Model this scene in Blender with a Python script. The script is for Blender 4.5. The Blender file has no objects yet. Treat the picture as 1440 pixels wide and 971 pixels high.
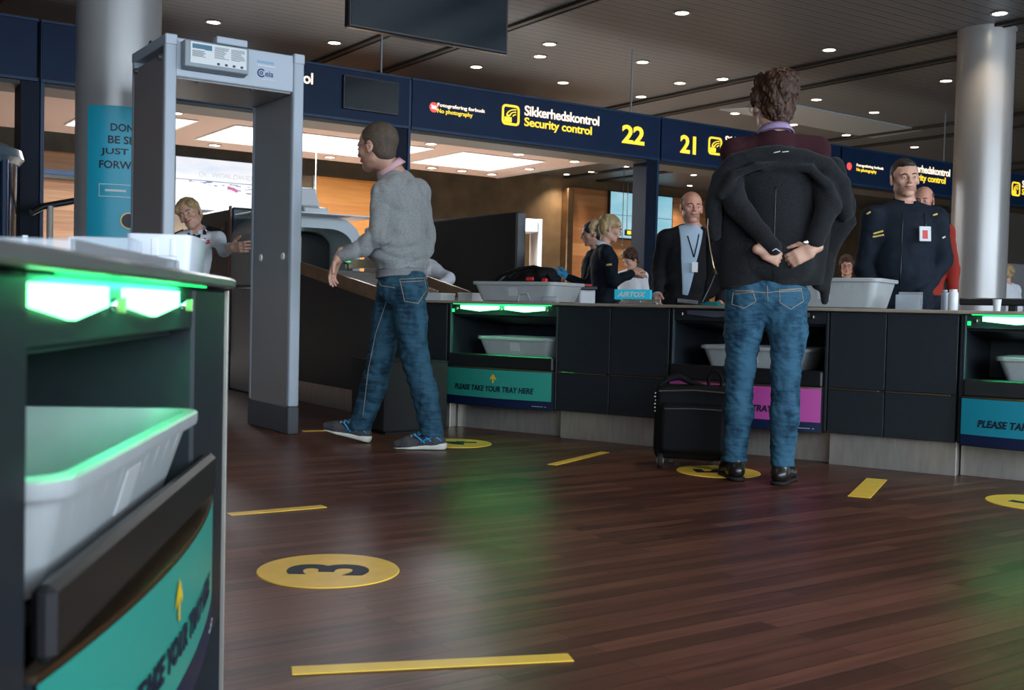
import bpy, bmesh, math, random
import numpy as np
from mathutils import Vector, Matrix, Euler
from mathutils.bvhtree import BVHTree
random.seed(7)
SC = bpy.context.scene
COL = SC.collection
R = math.radians
# ------------------------------------------------------------------ camera
FPX, EYE = 1550.0, 0.78
CAMROT = Matrix.Rotation(R(88.1), 3, 'X') @ Matrix.Rotation(R(1.35), 3, 'Z')
cam = bpy.data.cameras.new('camera')
cam.sensor_width = 36.0
cam.lens = FPX / 1440 * 36.0
cam.clip_start = 0.05
cam.dof.use_dof = True
cam.dof.focus_distance = 5.6
cam.dof.aperture_fstop = 7.0
cam_o = bpy.data.objects.new('camera', cam)
COL.objects.link(cam_o)
cam_o.matrix_world = Matrix.Translation((0, 0, EYE)) @ CAMROT.to_4x4()
SC.camera = cam_o
SC.view_settings.view_transform = 'Standard'
SC.view_settings.look = 'None'
SC.view_settings.exposure = 0.5
SC.view_settings.gamma = 1.0
SC.view_settings.use_curve_mapping = False
SC.cycles.use_denoising = True
SC.cycles.max_bounces = 8
SC.cycles.sample_clamp_indirect = 6.0
# ------------------------------------------------------------------ world: pale daylight outside the windows
W = bpy.data.worlds.new('daylight')
SC.world = W
W.use_nodes = True
W.node_tree.nodes['Background'].inputs[0].default_value = (0.72, 0.86, 1.0, 1)
W.node_tree.nodes['Background'].inputs[1].default_value = 2.2
# tuning of the lamps of the place
DOWN_W = 42.0        # watts of one ceiling downlight
CANOPY_E = 10.0       # strength of the square light panels
ARROW_E = 4.3        # strength of the green arrow lights
DAY_W = 190.0        # daylight through each window behind the camera
# ------------------------------------------------------------------ frames of the hall
TH = R(34.5)         # direction of the sign gantry
UX = Vector((math.cos(TH), math.sin(TH), 0)); VX = Vector((-math.sin(TH), math.cos(TH), 0))
def UV(u, v, z=0.0): return UX * u + VX * v + Vector((0, 0, z))
def ray(x, y): return CAMROT @ Vector(((x - 720) / FPX, -(y - 485.5) / FPX, -1))
def at(x, y, Y):
    d = ray(x, y); return d * (Y / d.y) + Vector((0, 0, EYE))
def onz(x, y, z=0.0):
    d = ray(x, y); return d * ((z - EYE) / d.z) + Vector((0, 0, EYE))
def uvz(x, y, v):
    d = ray(x, y); P = d * (v / d.dot(VX)) + Vector((0, 0, EYE)); return P.dot(UX), P.z
def area_light(name, loc, rot, sx, sy, watts, col, parent=None, spread=None):
    l = bpy.data.lights.new(name, 'AREA'); l.shape = 'RECTANGLE'; l.size = sx; l.size_y = sy
    l.energy = watts; l.color = col
    if spread: l.spread = spread
    o = bpy.data.objects.new(name, l); COL.objects.link(o); o.location = loc; o.rotation_euler = rot
    if parent: o.parent = parent
    return o
# daylight entering at the windows behind the camera (they are built below, on the v = -4.6 wall)
WINV = -4.6
WINS = [(-9, -5.4), (-4.8, -1.2), (-0.6, 3.0), (3.6, 7.2), (7.8, 11.4), (12, 15.6)]
for wi_, (ua, ub) in enumerate(WINS):
    area_light('window_daylight', UV((ua + ub) / 2, WINV + 0.05, 2.3), (R(90), 0, TH), ub - ua, 2.6, DAY_W * (0.55 if wi_ < 2 else 1.0), (0.74, 0.87, 1.0))
# ------------------------------------------------------------------ materials
MATS = {}
def mat(name, col, rough=0.5, metal=0.0, bump=0.0, bscale=200.0, var=0.0, vscale=20.0, spec=None, emit=None, estr=0.0,
        alpha=None, trans=0.0, coat=0.0, stretch=None, sheen=0.0):
    if name in MATS: return MATS[name]
    m = bpy.data.materials.new(name); m.use_nodes = True
    nt = m.node_tree; N = nt.nodes; L = nt.links
    b = N['Principled BSDF']
    c = tuple(col) + (1.0,)
    b.inputs['Base Color'].default_value = c
    b.inputs['Roughness'].default_value = rough
    b.inputs['Metallic'].default_value = metal
    if spec is None: spec = 0.18 if rough >= 0.8 else (0.25 if rough >= 0.65 else 0.5)
    if spec is not None: b.inputs['Specular IOR Level'].default_value = spec
    if coat: b.inputs['Coat Weight'].default_value = coat; b.inputs['Coat Roughness'].default_value = 0.15
    if sheen: b.inputs['Sheen Weight'].default_value = sheen
    if trans: b.inputs['Transmission Weight'].default_value = trans
    if alpha is not None: b.inputs['Alpha'].default_value = alpha
    if emit is not None:
        b.inputs['Emission Color'].default_value = tuple(emit) + (1.0,); b.inputs['Emission Strength'].default_value = estr
    if bump or var:
        tc = N.new('ShaderNodeTexCoord'); mp = N.new('ShaderNodeMapping')
        L.new(tc.outputs['Object'], mp.inputs['Vector'])
        if stretch: mp.inputs['Scale'].default_value = stretch
    if bump:
        n = N.new('ShaderNodeTexNoise'); n.inputs['Scale'].default_value = bscale; n.inputs['Detail'].default_value = 3
        L.new(mp.outputs[0], n.inputs['Vector'])
        bp = N.new('ShaderNodeBump'); bp.inputs['Strength'].default_value = bump; bp.inputs['Distance'].default_value = 0.004
        L.new(n.outputs['Fac'], bp.inputs['Height']); L.new(bp.outputs[0], b.inputs['Normal'])
    if var:
        n2 = N.new('ShaderNodeTexNoise'); n2.inputs['Scale'].default_value = vscale; n2.inputs['Detail'].default_value = 4
        L.new(mp.outputs[0], n2.inputs['Vector'])
        rp = N.new('ShaderNodeMapRange'); rp.inputs['From Min'].default_value = 0.3; rp.inputs['From Max'].default_value = 0.7
        rp.inputs['To Min'].default_value = 1 - var; rp.inputs['To Max'].default_value = 1 + var
        L.new(n2.outputs['Fac'], rp.inputs['Value'])
        mx = N.new('ShaderNodeVectorMath'); mx.operation = 'SCALE'; mx.inputs[0].default_value = tuple(col)
        L.new(rp.outputs[0], mx.inputs['Scale']); L.new(mx.outputs[0], b.inputs['Base Color'])
    MATS[name] = m
    return m
def wood_mat(name, cols, pw, pl, rough, bump=0.3, rot=0.0, grain=1.0, axes=(0, 1), mortar=(0.01, 0.006, 0.005), rough_var=0.12, spec=0.5):
    m = bpy.data.materials.new(name); m.use_nodes = True
    nt = m.node_tree; N = nt.nodes; L = nt.links; b = N['Principled BSDF']
    tc = N.new('ShaderNodeTexCoord'); sp = N.new('ShaderNodeSeparateXYZ'); cb = N.new('ShaderNodeCombineXYZ')
    L.new(tc.outputs['Object'], sp.inputs[0]); L.new(sp.outputs[axes[0]], cb.inputs[0]); L.new(sp.outputs[axes[1]], cb.inputs[1])
    mp = N.new('ShaderNodeMapping'); mp.inputs['Rotation'].default_value = (0, 0, rot); L.new(cb.outputs[0], mp.inputs['Vector'])
    br = N.new('ShaderNodeTexBrick'); br.inputs['Scale'].default_value = 1.0
    br.inputs['Brick Width'].default_value = pl; br.inputs['Row Height'].default_value = pw
    br.inputs['Mortar Size'].default_value = 0.0015; br.inputs['Mortar Smooth'].default_value = 0.3; br.offset = 0.37
    br.inputs['Color1'].default_value = (0, 0, 0, 1); br.inputs['Color2'].default_value = (1, 1, 1, 1); br.inputs['Mortar'].default_value = (0.5, 0.5, 0.5, 1)
    L.new(mp.outputs[0], br.inputs['Vector'])
    m2 = N.new('ShaderNodeMapping'); m2.inputs['Scale'].default_value = (1.2 * grain, 22 * grain, 1); L.new(mp.outputs[0], m2.inputs['Vector'])
    n = N.new('ShaderNodeTexNoise'); n.inputs['Scale'].default_value = 1.6; n.inputs['Detail'].default_value = 6; n.inputs['Roughness'].default_value = 0.65
    L.new(m2.outputs[0], n.inputs['Vector'])
    big = N.new('ShaderNodeTexNoise'); big.inputs['Scale'].default_value = 0.9; big.inputs['Detail'].default_value = 3; L.new(mp.outputs[0], big.inputs['Vector'])
    a1 = N.new('ShaderNodeMath'); a1.operation = 'MULTIPLY'; a1.inputs[1].default_value = 0.28; L.new(br.outputs['Color'], a1.inputs[0])
    a2 = N.new('ShaderNodeMath'); a2.operation = 'MULTIPLY_ADD'; a2.inputs[1].default_value = 0.62; L.new(n.outputs['Fac'], a2.inputs[0]); L.new(a1.outputs[0], a2.inputs[2])
    a3 = N.new('ShaderNodeMath'); a3.operation = 'MULTIPLY_ADD'; a3.inputs[1].default_value = 0.25; L.new(big.outputs['Fac'], a3.inputs[0]); L.new(a2.outputs[0], a3.inputs[2])
    cr = N.new('ShaderNodeValToRGB'); L.new(a3.outputs[0], cr.inputs[0])
    e = cr.color_ramp.elements; e[0].position = 0.32; e[0].color = tuple(cols[0]) + (1,); e[1].position = 0.8; e[1].color = tuple(cols[2]) + (1,)
    x = e.new(0.56); x.color = tuple(cols[1]) + (1,)
    mx = N.new('ShaderNodeMix'); mx.data_type = 'RGBA'; L.new(br.outputs['Fac'], mx.inputs['Factor']); L.new(cr.outputs[0], mx.inputs[6]); mx.inputs[7].default_value = tuple(mortar) + (1,)
    L.new(mx.outputs[2], b.inputs['Base Color'])
    rr = N.new('ShaderNodeMapRange'); rr.inputs['To Min'].default_value = rough - rough_var; rr.inputs['To Max'].default_value = rough + rough_var
    L.new(big.outputs['Fac'], rr.inputs['Value']); L.new(rr.outputs[0], b.inputs['Roughness'])
    b.inputs['Specular IOR Level'].default_value = spec
    bp = N.new('ShaderNodeBump'); bp.inputs['Strength'].default_value = bump; bp.inputs['Distance'].default_value = 0.002
    s1 = N.new('ShaderNodeMath'); s1.operation = 'SUBTRACT'; L.new(n.outputs['Fac'], s1.inputs[0]); L.new(br.outputs['Fac'], s1.inputs[1])
    L.new(s1.outputs[0], bp.inputs['Height']); L.new(bp.outputs[0], b.inputs['Normal'])
    MATS[name] = m
    return m
def denim(name, base, light):
    m = bpy.data.materials.new(name); m.use_nodes = True
    nt = m.node_tree; N = nt.nodes; L = nt.links; b = N['Principled BSDF']
    tc = N.new('ShaderNodeTexCoord')
    mp = N.new('ShaderNodeMapping'); mp.inputs['Scale'].default_value = (1, 1, 0.45); L.new(tc.outputs['Object'], mp.inputs[0])
    n = N.new('ShaderNodeTexNoise'); n.inputs['Scale'].default_value = 14; n.inputs['Detail'].default_value = 6; L.new(mp.outputs[0], n.inputs[0])
    mp2 = N.new('ShaderNodeMapping'); mp2.inputs['Scale'].default_value = (1, 1, 4.0); L.new(tc.outputs['Object'], mp2.inputs[0])
    n3 = N.new('ShaderNodeTexNoise'); n3.inputs['Scale'].default_value = 17; n3.inputs['Detail'].default_value = 3; L.new(mp2.outputs[0], n3.inputs[0])
    n2 = N.new('ShaderNodeTexNoise'); n2.inputs['Scale'].default_value = 300; n2.inputs['Detail'].default_value = 2; L.new(tc.outputs['Object'], n2.inputs[0])
    a = N.new('ShaderNodeMath'); a.operation = 'MULTIPLY_ADD'; a.inputs[1].default_value = 0.35; L.new(n2.outputs['Fac'], a.inputs[0]); L.new(n.outputs['Fac'], a.inputs[2])
    a2 = N.new('ShaderNodeMath'); a2.operation = 'MULTIPLY_ADD'; a2.inputs[1].default_value = 0.5; L.new(n3.outputs['Fac'], a2.inputs[0]); L.new(a.outputs[0], a2.inputs[2])
    cr = N.new('ShaderNodeValToRGB'); e = cr.color_ramp.elements; e[0].position = 0.72; e[0].color = tuple(base) + (1,); e[1].position = 1.12; e[1].color = tuple(light) + (1,)
    L.new(a2.outputs[0], cr.inputs[0]); L.new(cr.outputs[0], b.inputs['Base Color']); b.inputs['Roughness'].default_value = 0.85
    b.inputs['Specular IOR Level'].default_value = 0.2
    bp = N.new('ShaderNodeBump'); bp.inputs['Strength'].default_value = 0.5; bp.inputs['Distance'].default_value = 0.006
    L.new(n3.outputs['Fac'], bp.inputs['Height']); L.new(bp.outputs[0], b.inputs['Normal'])
    MATS[name] = m; return m
M = {}
M['panel'] = mat('dark_panel_laminate', (0.017, 0.021, 0.026), 0.45, var=0.1, vscale=30, bump=0.06, bscale=400, spec=0.32)
M['panel_edge'] = mat('panel_edge', (0.05, 0.075, 0.085), 0.35)
M['navy'] = mat('navy_paint', (0.006, 0.020, 0.058), 0.5, var=0.12, vscale=3, spec=0.2)
M['navy_dark'] = mat('navy_post_paint', (0.003, 0.008, 0.022), 0.5, spec=0.15)
M['navy_edge'] = mat('navy_edge_profile', (0.014, 0.038, 0.09), 0.4, spec=0.3)
M['steel'] = mat('brushed_steel', (0.55, 0.51, 0.46), 0.28, 0.65, var=0.12, vscale=6, stretch=(6, 6, 1), bump=0.1, bscale=60)
M['brass'] = mat('bronze_edge_metal', (0.40, 0.27, 0.17), 0.35, 1.0, var=0.15, vscale=8)
M['chrome'] = mat('chrome', (0.75, 0.75, 0.75), 0.12, 1.0)
M['top'] = mat('worktop_laminate', (0.33, 0.28, 0.22), 0.3, var=0.1, vscale=12)
M['teal'] = mat('teal_banner_vinyl', (0.028, 0.30, 0.235), 0.38)
M['pink'] = mat('pink_banner_vinyl', (0.50, 0.07, 0.33), 0.4)
M['blue'] = mat('blue_banner_vinyl', (0.01, 0.26, 0.36), 0.4)
M['banner_navy'] = mat('banner_navy_strip', (0.004, 0.012, 0.05), 0.4)
M['ink'] = mat('dark_lettering', (0.006, 0.012, 0.03), 0.5)
M['yellow'] = mat('yellow_print', (0.75, 0.52, 0.02), 0.5)
M['sticker'] = mat('yellow_floor_vinyl', (0.88, 0.56, 0.07), 0.38, var=0.06, vscale=14)
M['green_e'] = mat('green_light_lens', (0.1, 0.6, 0.25), 0.4, emit=(0.17, 1.0, 0.32), estr=ARROW_E)
M['green_led'] = mat('green_led_strip', (0.02, 0.4, 0.1), 0.4, emit=(0.01, 1.0, 0.16), estr=1.6)
M['green_off'] = mat('unlit_arrow_lens', (0.10, 0.11, 0.15), 0.3)
M['sign_y'] = mat('backlit_yellow_letter', (0.8, 0.6, 0.05), 0.5, emit=(1.0, 0.66, 0.03), estr=0.72)
M['sign_w'] = mat('backlit_white_letter', (0.9, 0.8, 0.7), 0.5, emit=(1.0, 0.78, 0.58), estr=0.78)
M['sign_r'] = mat('backlit_red_symbol', (0.8, 0.1, 0.08), 0.5, emit=(1.0, 0.10, 0.08), estr=0.5)
M['tray'] = mat('grey_tray_plastic', (0.40, 0.42, 0.42), 0.38, var=0.04, vscale=20)
M['white_pl'] = mat('white_plastic', (0.75, 0.78, 0.80), 0.35)
M['black'] = mat('black_nylon', (0.006, 0.006, 0.007), 0.7, bump=0.3, bscale=300, spec=0.15)
M['blackpl'] = mat('black_plastic', (0.012, 0.012, 0.014), 0.35)
M['rubber'] = mat('dark_rubber', (0.02, 0.02, 0.02), 0.7)
M['detgrey'] = mat('detector_light_grey', (0.42, 0.47, 0.53), 0.4)
M['detpanel'] = mat('detector_panel_laminate', (0.26, 0.235, 0.23), 0.4, var=0.05, vscale=60)
M['detdark'] = mat('detector_kick_grey', (0.06, 0.065, 0.075), 0.5)
M['paper'] = mat('white_paper', (0.72, 0.74, 0.74), 0.6)
M['col'] = mat('column_painted_steel', (0.36, 0.35, 0.34), 0.32, 0.35, var=0.04, vscale=2)
M['poster'] = mat('cyan_poster_vinyl', (0.015, 0.36, 0.50), 0.4)
M['screen_off'] = mat('switched_off_screen', (0.004, 0.010, 0.014), 0.12)
M['lamp_e'] = mat('downlight_lens', (0.9, 0.85, 0.75), 0.5, emit=(1.0, 0.84, 0.6), estr=14.0)
M['lamp_ring'] = mat('downlight_ring', (0.45, 0.44, 0.42), 0.3, 0.8)
M['canopy_e'] = mat('light_panel_diffuser', (0.8, 0.85, 0.85), 0.6, emit=(0.86, 0.95, 0.93), estr=1.15)
M['fabric_dark'] = mat('charcoal_upholstery', (0.030, 0.030, 0.030), 0.9, bump=0.8, bscale=160, var=0.35, vscale=120, stretch=(1, 1, 3))
M['skin'] = mat('skin', (0.50, 0.27, 0.19), 0.5, var=0.08, vscale=25, bump=0.05, bscale=150)
M['skin_pale'] = mat('pale_skin', (0.62, 0.345, 0.245), 0.5, var=0.08, vscale=25)
M['skin_red'] = mat('ruddy_skin', (0.58, 0.28, 0.20), 0.45, var=0.10, vscale=25)
M['eye'] = mat('eye_white', (0.75, 0.73, 0.70), 0.2)
M['iris'] = mat('dark_iris', (0.03, 0.025, 0.02), 0.2)
M['lip'] = mat('lip', (0.42, 0.12, 0.10), 0.4)
M['lipstick'] = mat('red_lipstick', (0.40, 0.03, 0.05), 0.35)
M['hair_brown'] = mat('brown_hair', (0.045, 0.017, 0.007), 0.55, var=0.7, vscale=60, stretch=(1, 1, 0.25), bump=1.0, bscale=130, spec=0.35)
M['hair_short'] = mat('greying_short_hair', (0.095, 0.068, 0.05), 0.7, var=0.35, vscale=180, bump=0.6, bscale=220)
M['hair_dark'] = mat('dark_cropped_hair', (0.02, 0.013, 0.01), 0.6, bump=0.5, bscale=200)
M['hair_blonde'] = mat('blonde_hair', (0.42, 0.28, 0.13), 0.45, var=0.35, vscale=40, stretch=(1, 1, 0.25), bump=0.5, bscale=90)
M['stubble'] = mat('grey_stubble', (0.36, 0.19, 0.14), 0.7, var=0.2, vscale=200)
M['sweater'] = mat('heather_grey_knit', (0.235, 0.245, 0.245), 0.95, var=0.32, vscale=210, bump=0.5, bscale=250, sheen=0.2)
M['rib'] = mat('grey_knit_ribbing', (0.19, 0.195, 0.205), 0.95, var=0.25, vscale=210, bump=0.5, bscale=250)
M['pinkshirt'] = mat('pale_pink_shirt', (0.62, 0.36, 0.38), 0.8)
M['lilac'] = mat('lilac_shirt', (0.34, 0.25, 0.40), 0.8, var=0.3, vscale=200)
M['maroon'] = mat('maroon_knit', (0.040, 0.012, 0.016), 0.95, var=0.3, vscale=200, bump=0.4, bscale=250)
M['coat'] = mat('charcoal_wool', (0.015, 0.016, 0.018), 0.97, var=0.5, vscale=170, bump=0.7, bscale=180, sheen=0.08)
M['coat_in'] = mat('black_knit_lining', (0.006, 0.006, 0.007), 0.95, var=0.3, vscale=150, bump=0.4, bscale=200)
M['uniform'] = mat('dark_navy_uniform', (0.008, 0.013, 0.022), 0.8, var=0.15, vscale=20, bump=0.2, bscale=200)
M['suit'] = mat('black_suit_cloth', (0.010, 0.010, 0.012), 0.85)
M['shirt_w'] = mat('white_shirt', (0.70, 0.72, 0.76), 0.8)
M['shirt_b'] = mat('pale_blue_shirt', (0.36, 0.47, 0.58), 0.8)
M['redcloth'] = mat('dark_red_cloth', (0.28, 0.03, 0.02), 0.85)
M['leather'] = mat('black_polished_leather', (0.012, 0.010, 0.009), 0.22)
M['sole_w'] = mat('white_shoe_sole', (0.62, 0.62, 0.55), 0.6)
M['shoe_g'] = mat('dark_grey_shoe_mesh', (0.055, 0.055, 0.06), 0.7, var=0.3, vscale=120)
M['shoe_b'] = mat('bright_blue_shoe_trim', (0.02, 0.28, 0.60), 0.5)
M['stitch'] = mat('pale_stitching', (0.36, 0.30, 0.22), 0.8)
M['gold'] = mat('gold_braid', (0.75, 0.55, 0.15), 0.4)
M['glove'] = mat('blue_nitrile_glove', (0.02, 0.35, 0.70), 0.4)
M['red'] = mat('red_plastic', (0.65, 0.03, 0.03), 0.4)
M['ledblue'] = mat('sign_teal_plastic', (0.01, 0.30, 0.42), 0.4, emit=(0.01, 0.35, 0.5), estr=0.35)
M['jeans1'] = denim('denim_dark_blue', (0.006, 0.022, 0.044), (0.028, 0.085, 0.130))
M['jeans2'] = denim('denim_blue', (0.006, 0.026, 0.056), (0.036, 0.108, 0.172))
def glass_mat(name, tint, a_face, rough=0.05):
    m = bpy.data.materials.new(name); m.use_nodes = True; N = m.node_tree.nodes; L = m.node_tree.links
    N.remove(N['Principled BSDF']); out = N['Material Output']
    t = N.new('ShaderNodeBsdfTransparent'); t.inputs[0].default_value = (1, 1, 1, 1)
    g = N.new('ShaderNodeBsdfGlossy'); g.inputs['Roughness'].default_value = rough; g.inputs[0].default_value = (0.9, 0.95, 1, 1)
    d = N.new('ShaderNodeBsdfDiffuse'); d.inputs[0].default_value = tuple(tint) + (1,)
    fr = N.new('ShaderNodeFresnel'); fr.inputs[0].default_value = 1.45
    m1 = N.new('ShaderNodeMixShader'); m1.inputs[0].default_value = a_face; L.new(t.outputs[0], m1.inputs[1]); L.new(d.outputs[0], m1.inputs[2])
    m2 = N.new('ShaderNodeMixShader'); L.new(fr.outputs[0], m2.inputs[0]); L.new(m1.outputs[0], m2.inputs[1]); L.new(g.outputs[0], m2.inputs[2])
    L.new(m2.outputs[0], out.inputs[0]); MATS[name] = m; return m
M['glass'] = glass_mat('clear_glass', (0.8, 0.9, 0.9), 0.03)
M['acrylic'] = glass_mat('clear_acrylic', (0.75, 0.8, 0.85), 0.35, 0.15)
M['acrylic_w'] = glass_mat('frosted_white_acrylic', (0.85, 0.88, 0.95), 0.86, 0.3)
# ------------------------------------------------------------------ object helpers
def _tag(o, label, cat, group):
    if label: o['label'] = label
    if cat: o['category'] = cat
    if group: o['group'] = group
def thing(name, label, cat, loc=(0, 0, 0), rotz=0.0, group=None):
    o = bpy.data.objects.new(name, None); COL.objects.link(o); o.empty_display_size = 0.1
    o.location = loc; o.rotation_euler = (0, 0, rotz); _tag(o, label, cat, group); return o
def link(name, me, mt, parent=None, loc=None, rotz=None, label=None, cat=None, group=None, kind=None, smooth=False):
    o = bpy.data.objects.new(name, me); COL.objects.link(o)
    if mt is not None and not me.materials: me.materials.append(mt)
    if parent is not None: o.parent = parent
    if loc is not None: o.location = loc
    if rotz is not None: o.rotation_euler = (0, 0, rotz)
    _tag(o, label, cat, group)
    if kind: o['kind'] = kind
    if smooth: me.polygons.foreach_set('use_smooth', [True] * len(me.polygons))
    return o
class MB:
    def __init__(s): s.bm = bmesh.new()
    def add(s, bm, mtx=None):
        if mtx is not None: bmesh.ops.transform(bm, matrix=mtx, verts=bm.verts)
        me = bpy.data.meshes.new('t'); bm.to_mesh(me); bm.free(); s.bm.from_mesh(me); bpy.data.meshes.remove(me); return s
    def box(s, x0, x1, y0, y1, z0, z1, bev=0.002, mtx=None, seg=1):
        bm = bmesh.new(); bmesh.ops.create_cube(bm, size=1)
        for v in bm.verts: v.co = Vector(((x0 + x1) / 2 + v.co.x * (x1 - x0), (y0 + y1) / 2 + v.co.y * (y1 - y0), (z0 + z1) / 2 + v.co.z * (z1 - z0)))
        b = min(bev, 0.45 * min(abs(x1 - x0), abs(y1 - y0), abs(z1 - z0)))
        if b > 1e-5: bmesh.ops.bevel(bm, geom=bm.edges[:], offset=b, segments=seg, affect='EDGES', profile=0.5)
        return s.add(bm, mtx)
    def tube(s, pts, r, n=8, cap=True):
        pts = [Vector(p) for p in pts]; rs = r if isinstance(r, (list, tuple)) else [r] * len(pts)
        bm = bmesh.new(); rings = []; up = None
        for i, p in enumerate(pts):
            t = (pts[min(i + 1, len(pts) - 1)] - pts[max(i - 1, 0)]).normalized()
            if up is None:
                up = t.orthogonal().normalized()
            else:
                up = (up - t * up.dot(t)); up = up.normalized() if up.length > 1e-6 else t.orthogonal().normalized()
            w = t.cross(up)
            rings.append([bm.verts.new(p + (up * math.cos(2 * math.pi * k / n) + w * math.sin(2 * math.pi * k / n)) * rs[i]) for k in range(n)])
        for a, b in zip(rings, rings[1:]):
            for k in range(n): bm.faces.new((a[k], a[(k + 1) % n], b[(k + 1) % n], b[k]))
        if cap: bm.faces.new(rings[0][::-1]); bm.faces.new(rings[-1])
        return s.add(bm)
    def lathe(s, prof, n=32, mtx=None, cap=False):
        bm = bmesh.new(); rings = []
        for (r, z) in prof: rings.append([bm.verts.new((r * math.cos(2 * math.pi * k / n), r * math.sin(2 * math.pi * k / n), z)) for k in range(n)])
        for a, b in zip(rings, rings[1:]):
            for k in range(n): bm.faces.new((a[k], a[(k + 1) % n], b[(k + 1) % n], b[k]))
        if cap: bm.faces.new(rings[0][::-1]); bm.faces.new(rings[-1])
        return s.add(bm, mtx)
    def prism(s, pts, y0, y1, mtx=None, axis='y', bev=0.0):   # polygon in x,z extruded along y (axis='z': x,y extruded along z)
        bm = bmesh.new()
        f = (lambda a, b, c: (a, c, b)) if axis == 'y' else (lambda a, b, c: (a, b, c))
        A = [bm.verts.new(f(p[0], p[1], y0)) for p in pts]; B = [bm.verts.new(f(p[0], p[1], y1)) for p in pts]
        bm.faces.new(A); bm.faces.new(B[::-1]); n = len(pts)
        for k in range(n): bm.faces.new((A[k], B[k], B[(k + 1) % n], A[(k + 1) % n]))
        bmesh.ops.recalc_face_normals(bm, faces=bm.faces)
        if bev: bmesh.ops.bevel(bm, geom=bm.edges[:], offset=bev, segments=1, affect='EDGES')
        return s.add(bm, mtx)
    def grid(s, P):                                            # P[i][j] points
        bm = bmesh.new(); V = [[bm.verts.new(p) for p in row] for row in P]
        for i in range(len(V) - 1):
            for j in range(len(V[0]) - 1): bm.faces.new((V[i][j], V[i + 1][j], V[i + 1][j + 1], V[i][j + 1]))
        return s.add(bm)
    def build(s, name, mt, parent=None, smooth=None, fix=True, **kw):
        if fix: bmesh.ops.recalc_face_normals(s.bm, faces=s.bm.faces)
        me = bpy.data.meshes.new(name); s.bm.to_mesh(me); s.bm.free()
        if smooth:
            me.polygons.foreach_set('use_smooth', [True] * len(me.polygons)); me.set_sharp_from_angle(angle=R(smooth))
        return link(name, me, mt, parent, **kw)
def box(name, x0, x1, y0, y1, z0, z1, mt, parent=None, bev=0.002, **kw): return MB().box(x0, x1, y0, y1, z0, z1, bev).build(name, mt, parent, **kw)
def text_mesh(body, bold=0.0, shear=0.0, space=1.0, align='LEFT', extrude=0.004, res=3, lines=0.9):
    c = bpy.data.curves.new('t', 'FONT'); c.body = body; c.offset = bold; c.shear = shear; c.space_character = space
    c.align_x = align; c.extrude = extrude; c.resolution_u = res; c.space_line = lines
    o = bpy.data.objects.new('t', c); COL.objects.link(o); bpy.context.view_layer.update()
    me = bpy.data.meshes.new_from_object(o.evaluated_get(bpy.context.evaluated_depsgraph_get()))
    bpy.data.objects.remove(o); bpy.data.curves.remove(c); me.materials.clear(); return me
def text(name, body, mt, parent, x0, x1, z0, z1, y, fn=None, depth=0.004, **kw):
    """lettering fitted in the box x0..x1, z0..z1 of a local x,z plane at y (front faces -y)"""
    me = text_mesh(body, extrude=0.01, **kw); n = len(me.vertices); co = np.empty(n * 3); me.vertices.foreach_get('co', co); co = co.reshape(-1, 3)
    lo = co.min(0); hi = co.max(0)
    X = x0 + (co[:, 0] - lo[0]) / (hi[0] - lo[0]) * (x1 - x0); Z = z0 + (co[:, 1] - lo[1]) / (hi[1] - lo[1]) * (z1 - z0)
    D = np.where(co[:, 2] > 0, -depth, 0.0)
    out = np.stack([X, y + D, Z], 1)
    if fn: out = np.array([fn(*p) for p in out])
    me.vertices.foreach_set('co', out.ravel()); me.update()
    return link(name, me, mt, parent)
def rrect(w, d, r, n=4):
    P = []
    for cx, cy, a0 in ((w / 2 - r, d / 2 - r, 0), (-w / 2 + r, d / 2 - r, 90), (-w / 2 + r, -d / 2 + r, 180), (w / 2 - r, -d / 2 + r, 270)):
        for k in range(n + 1):
            a = R(a0 + 90 * k / n); P.append((cx + r * math.cos(a), cy + r * math.sin(a)))
    return P
def loft(rings, caps=(True, True)):
    bm = bmesh.new(); V = [[bm.verts.new(p) for p in r] for r in rings]; n = len(V[0])
    for a, b in zip(V, V[1:]):
        for k in range(n): bm.faces.new((a[k], a[(k + 1) % n], b[(k + 1) % n], b[k]))
    if caps[0]: bm.faces.new(V[0][::-1])
    if caps[1]: bm.faces.new(V[-1])
    return bm
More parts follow.
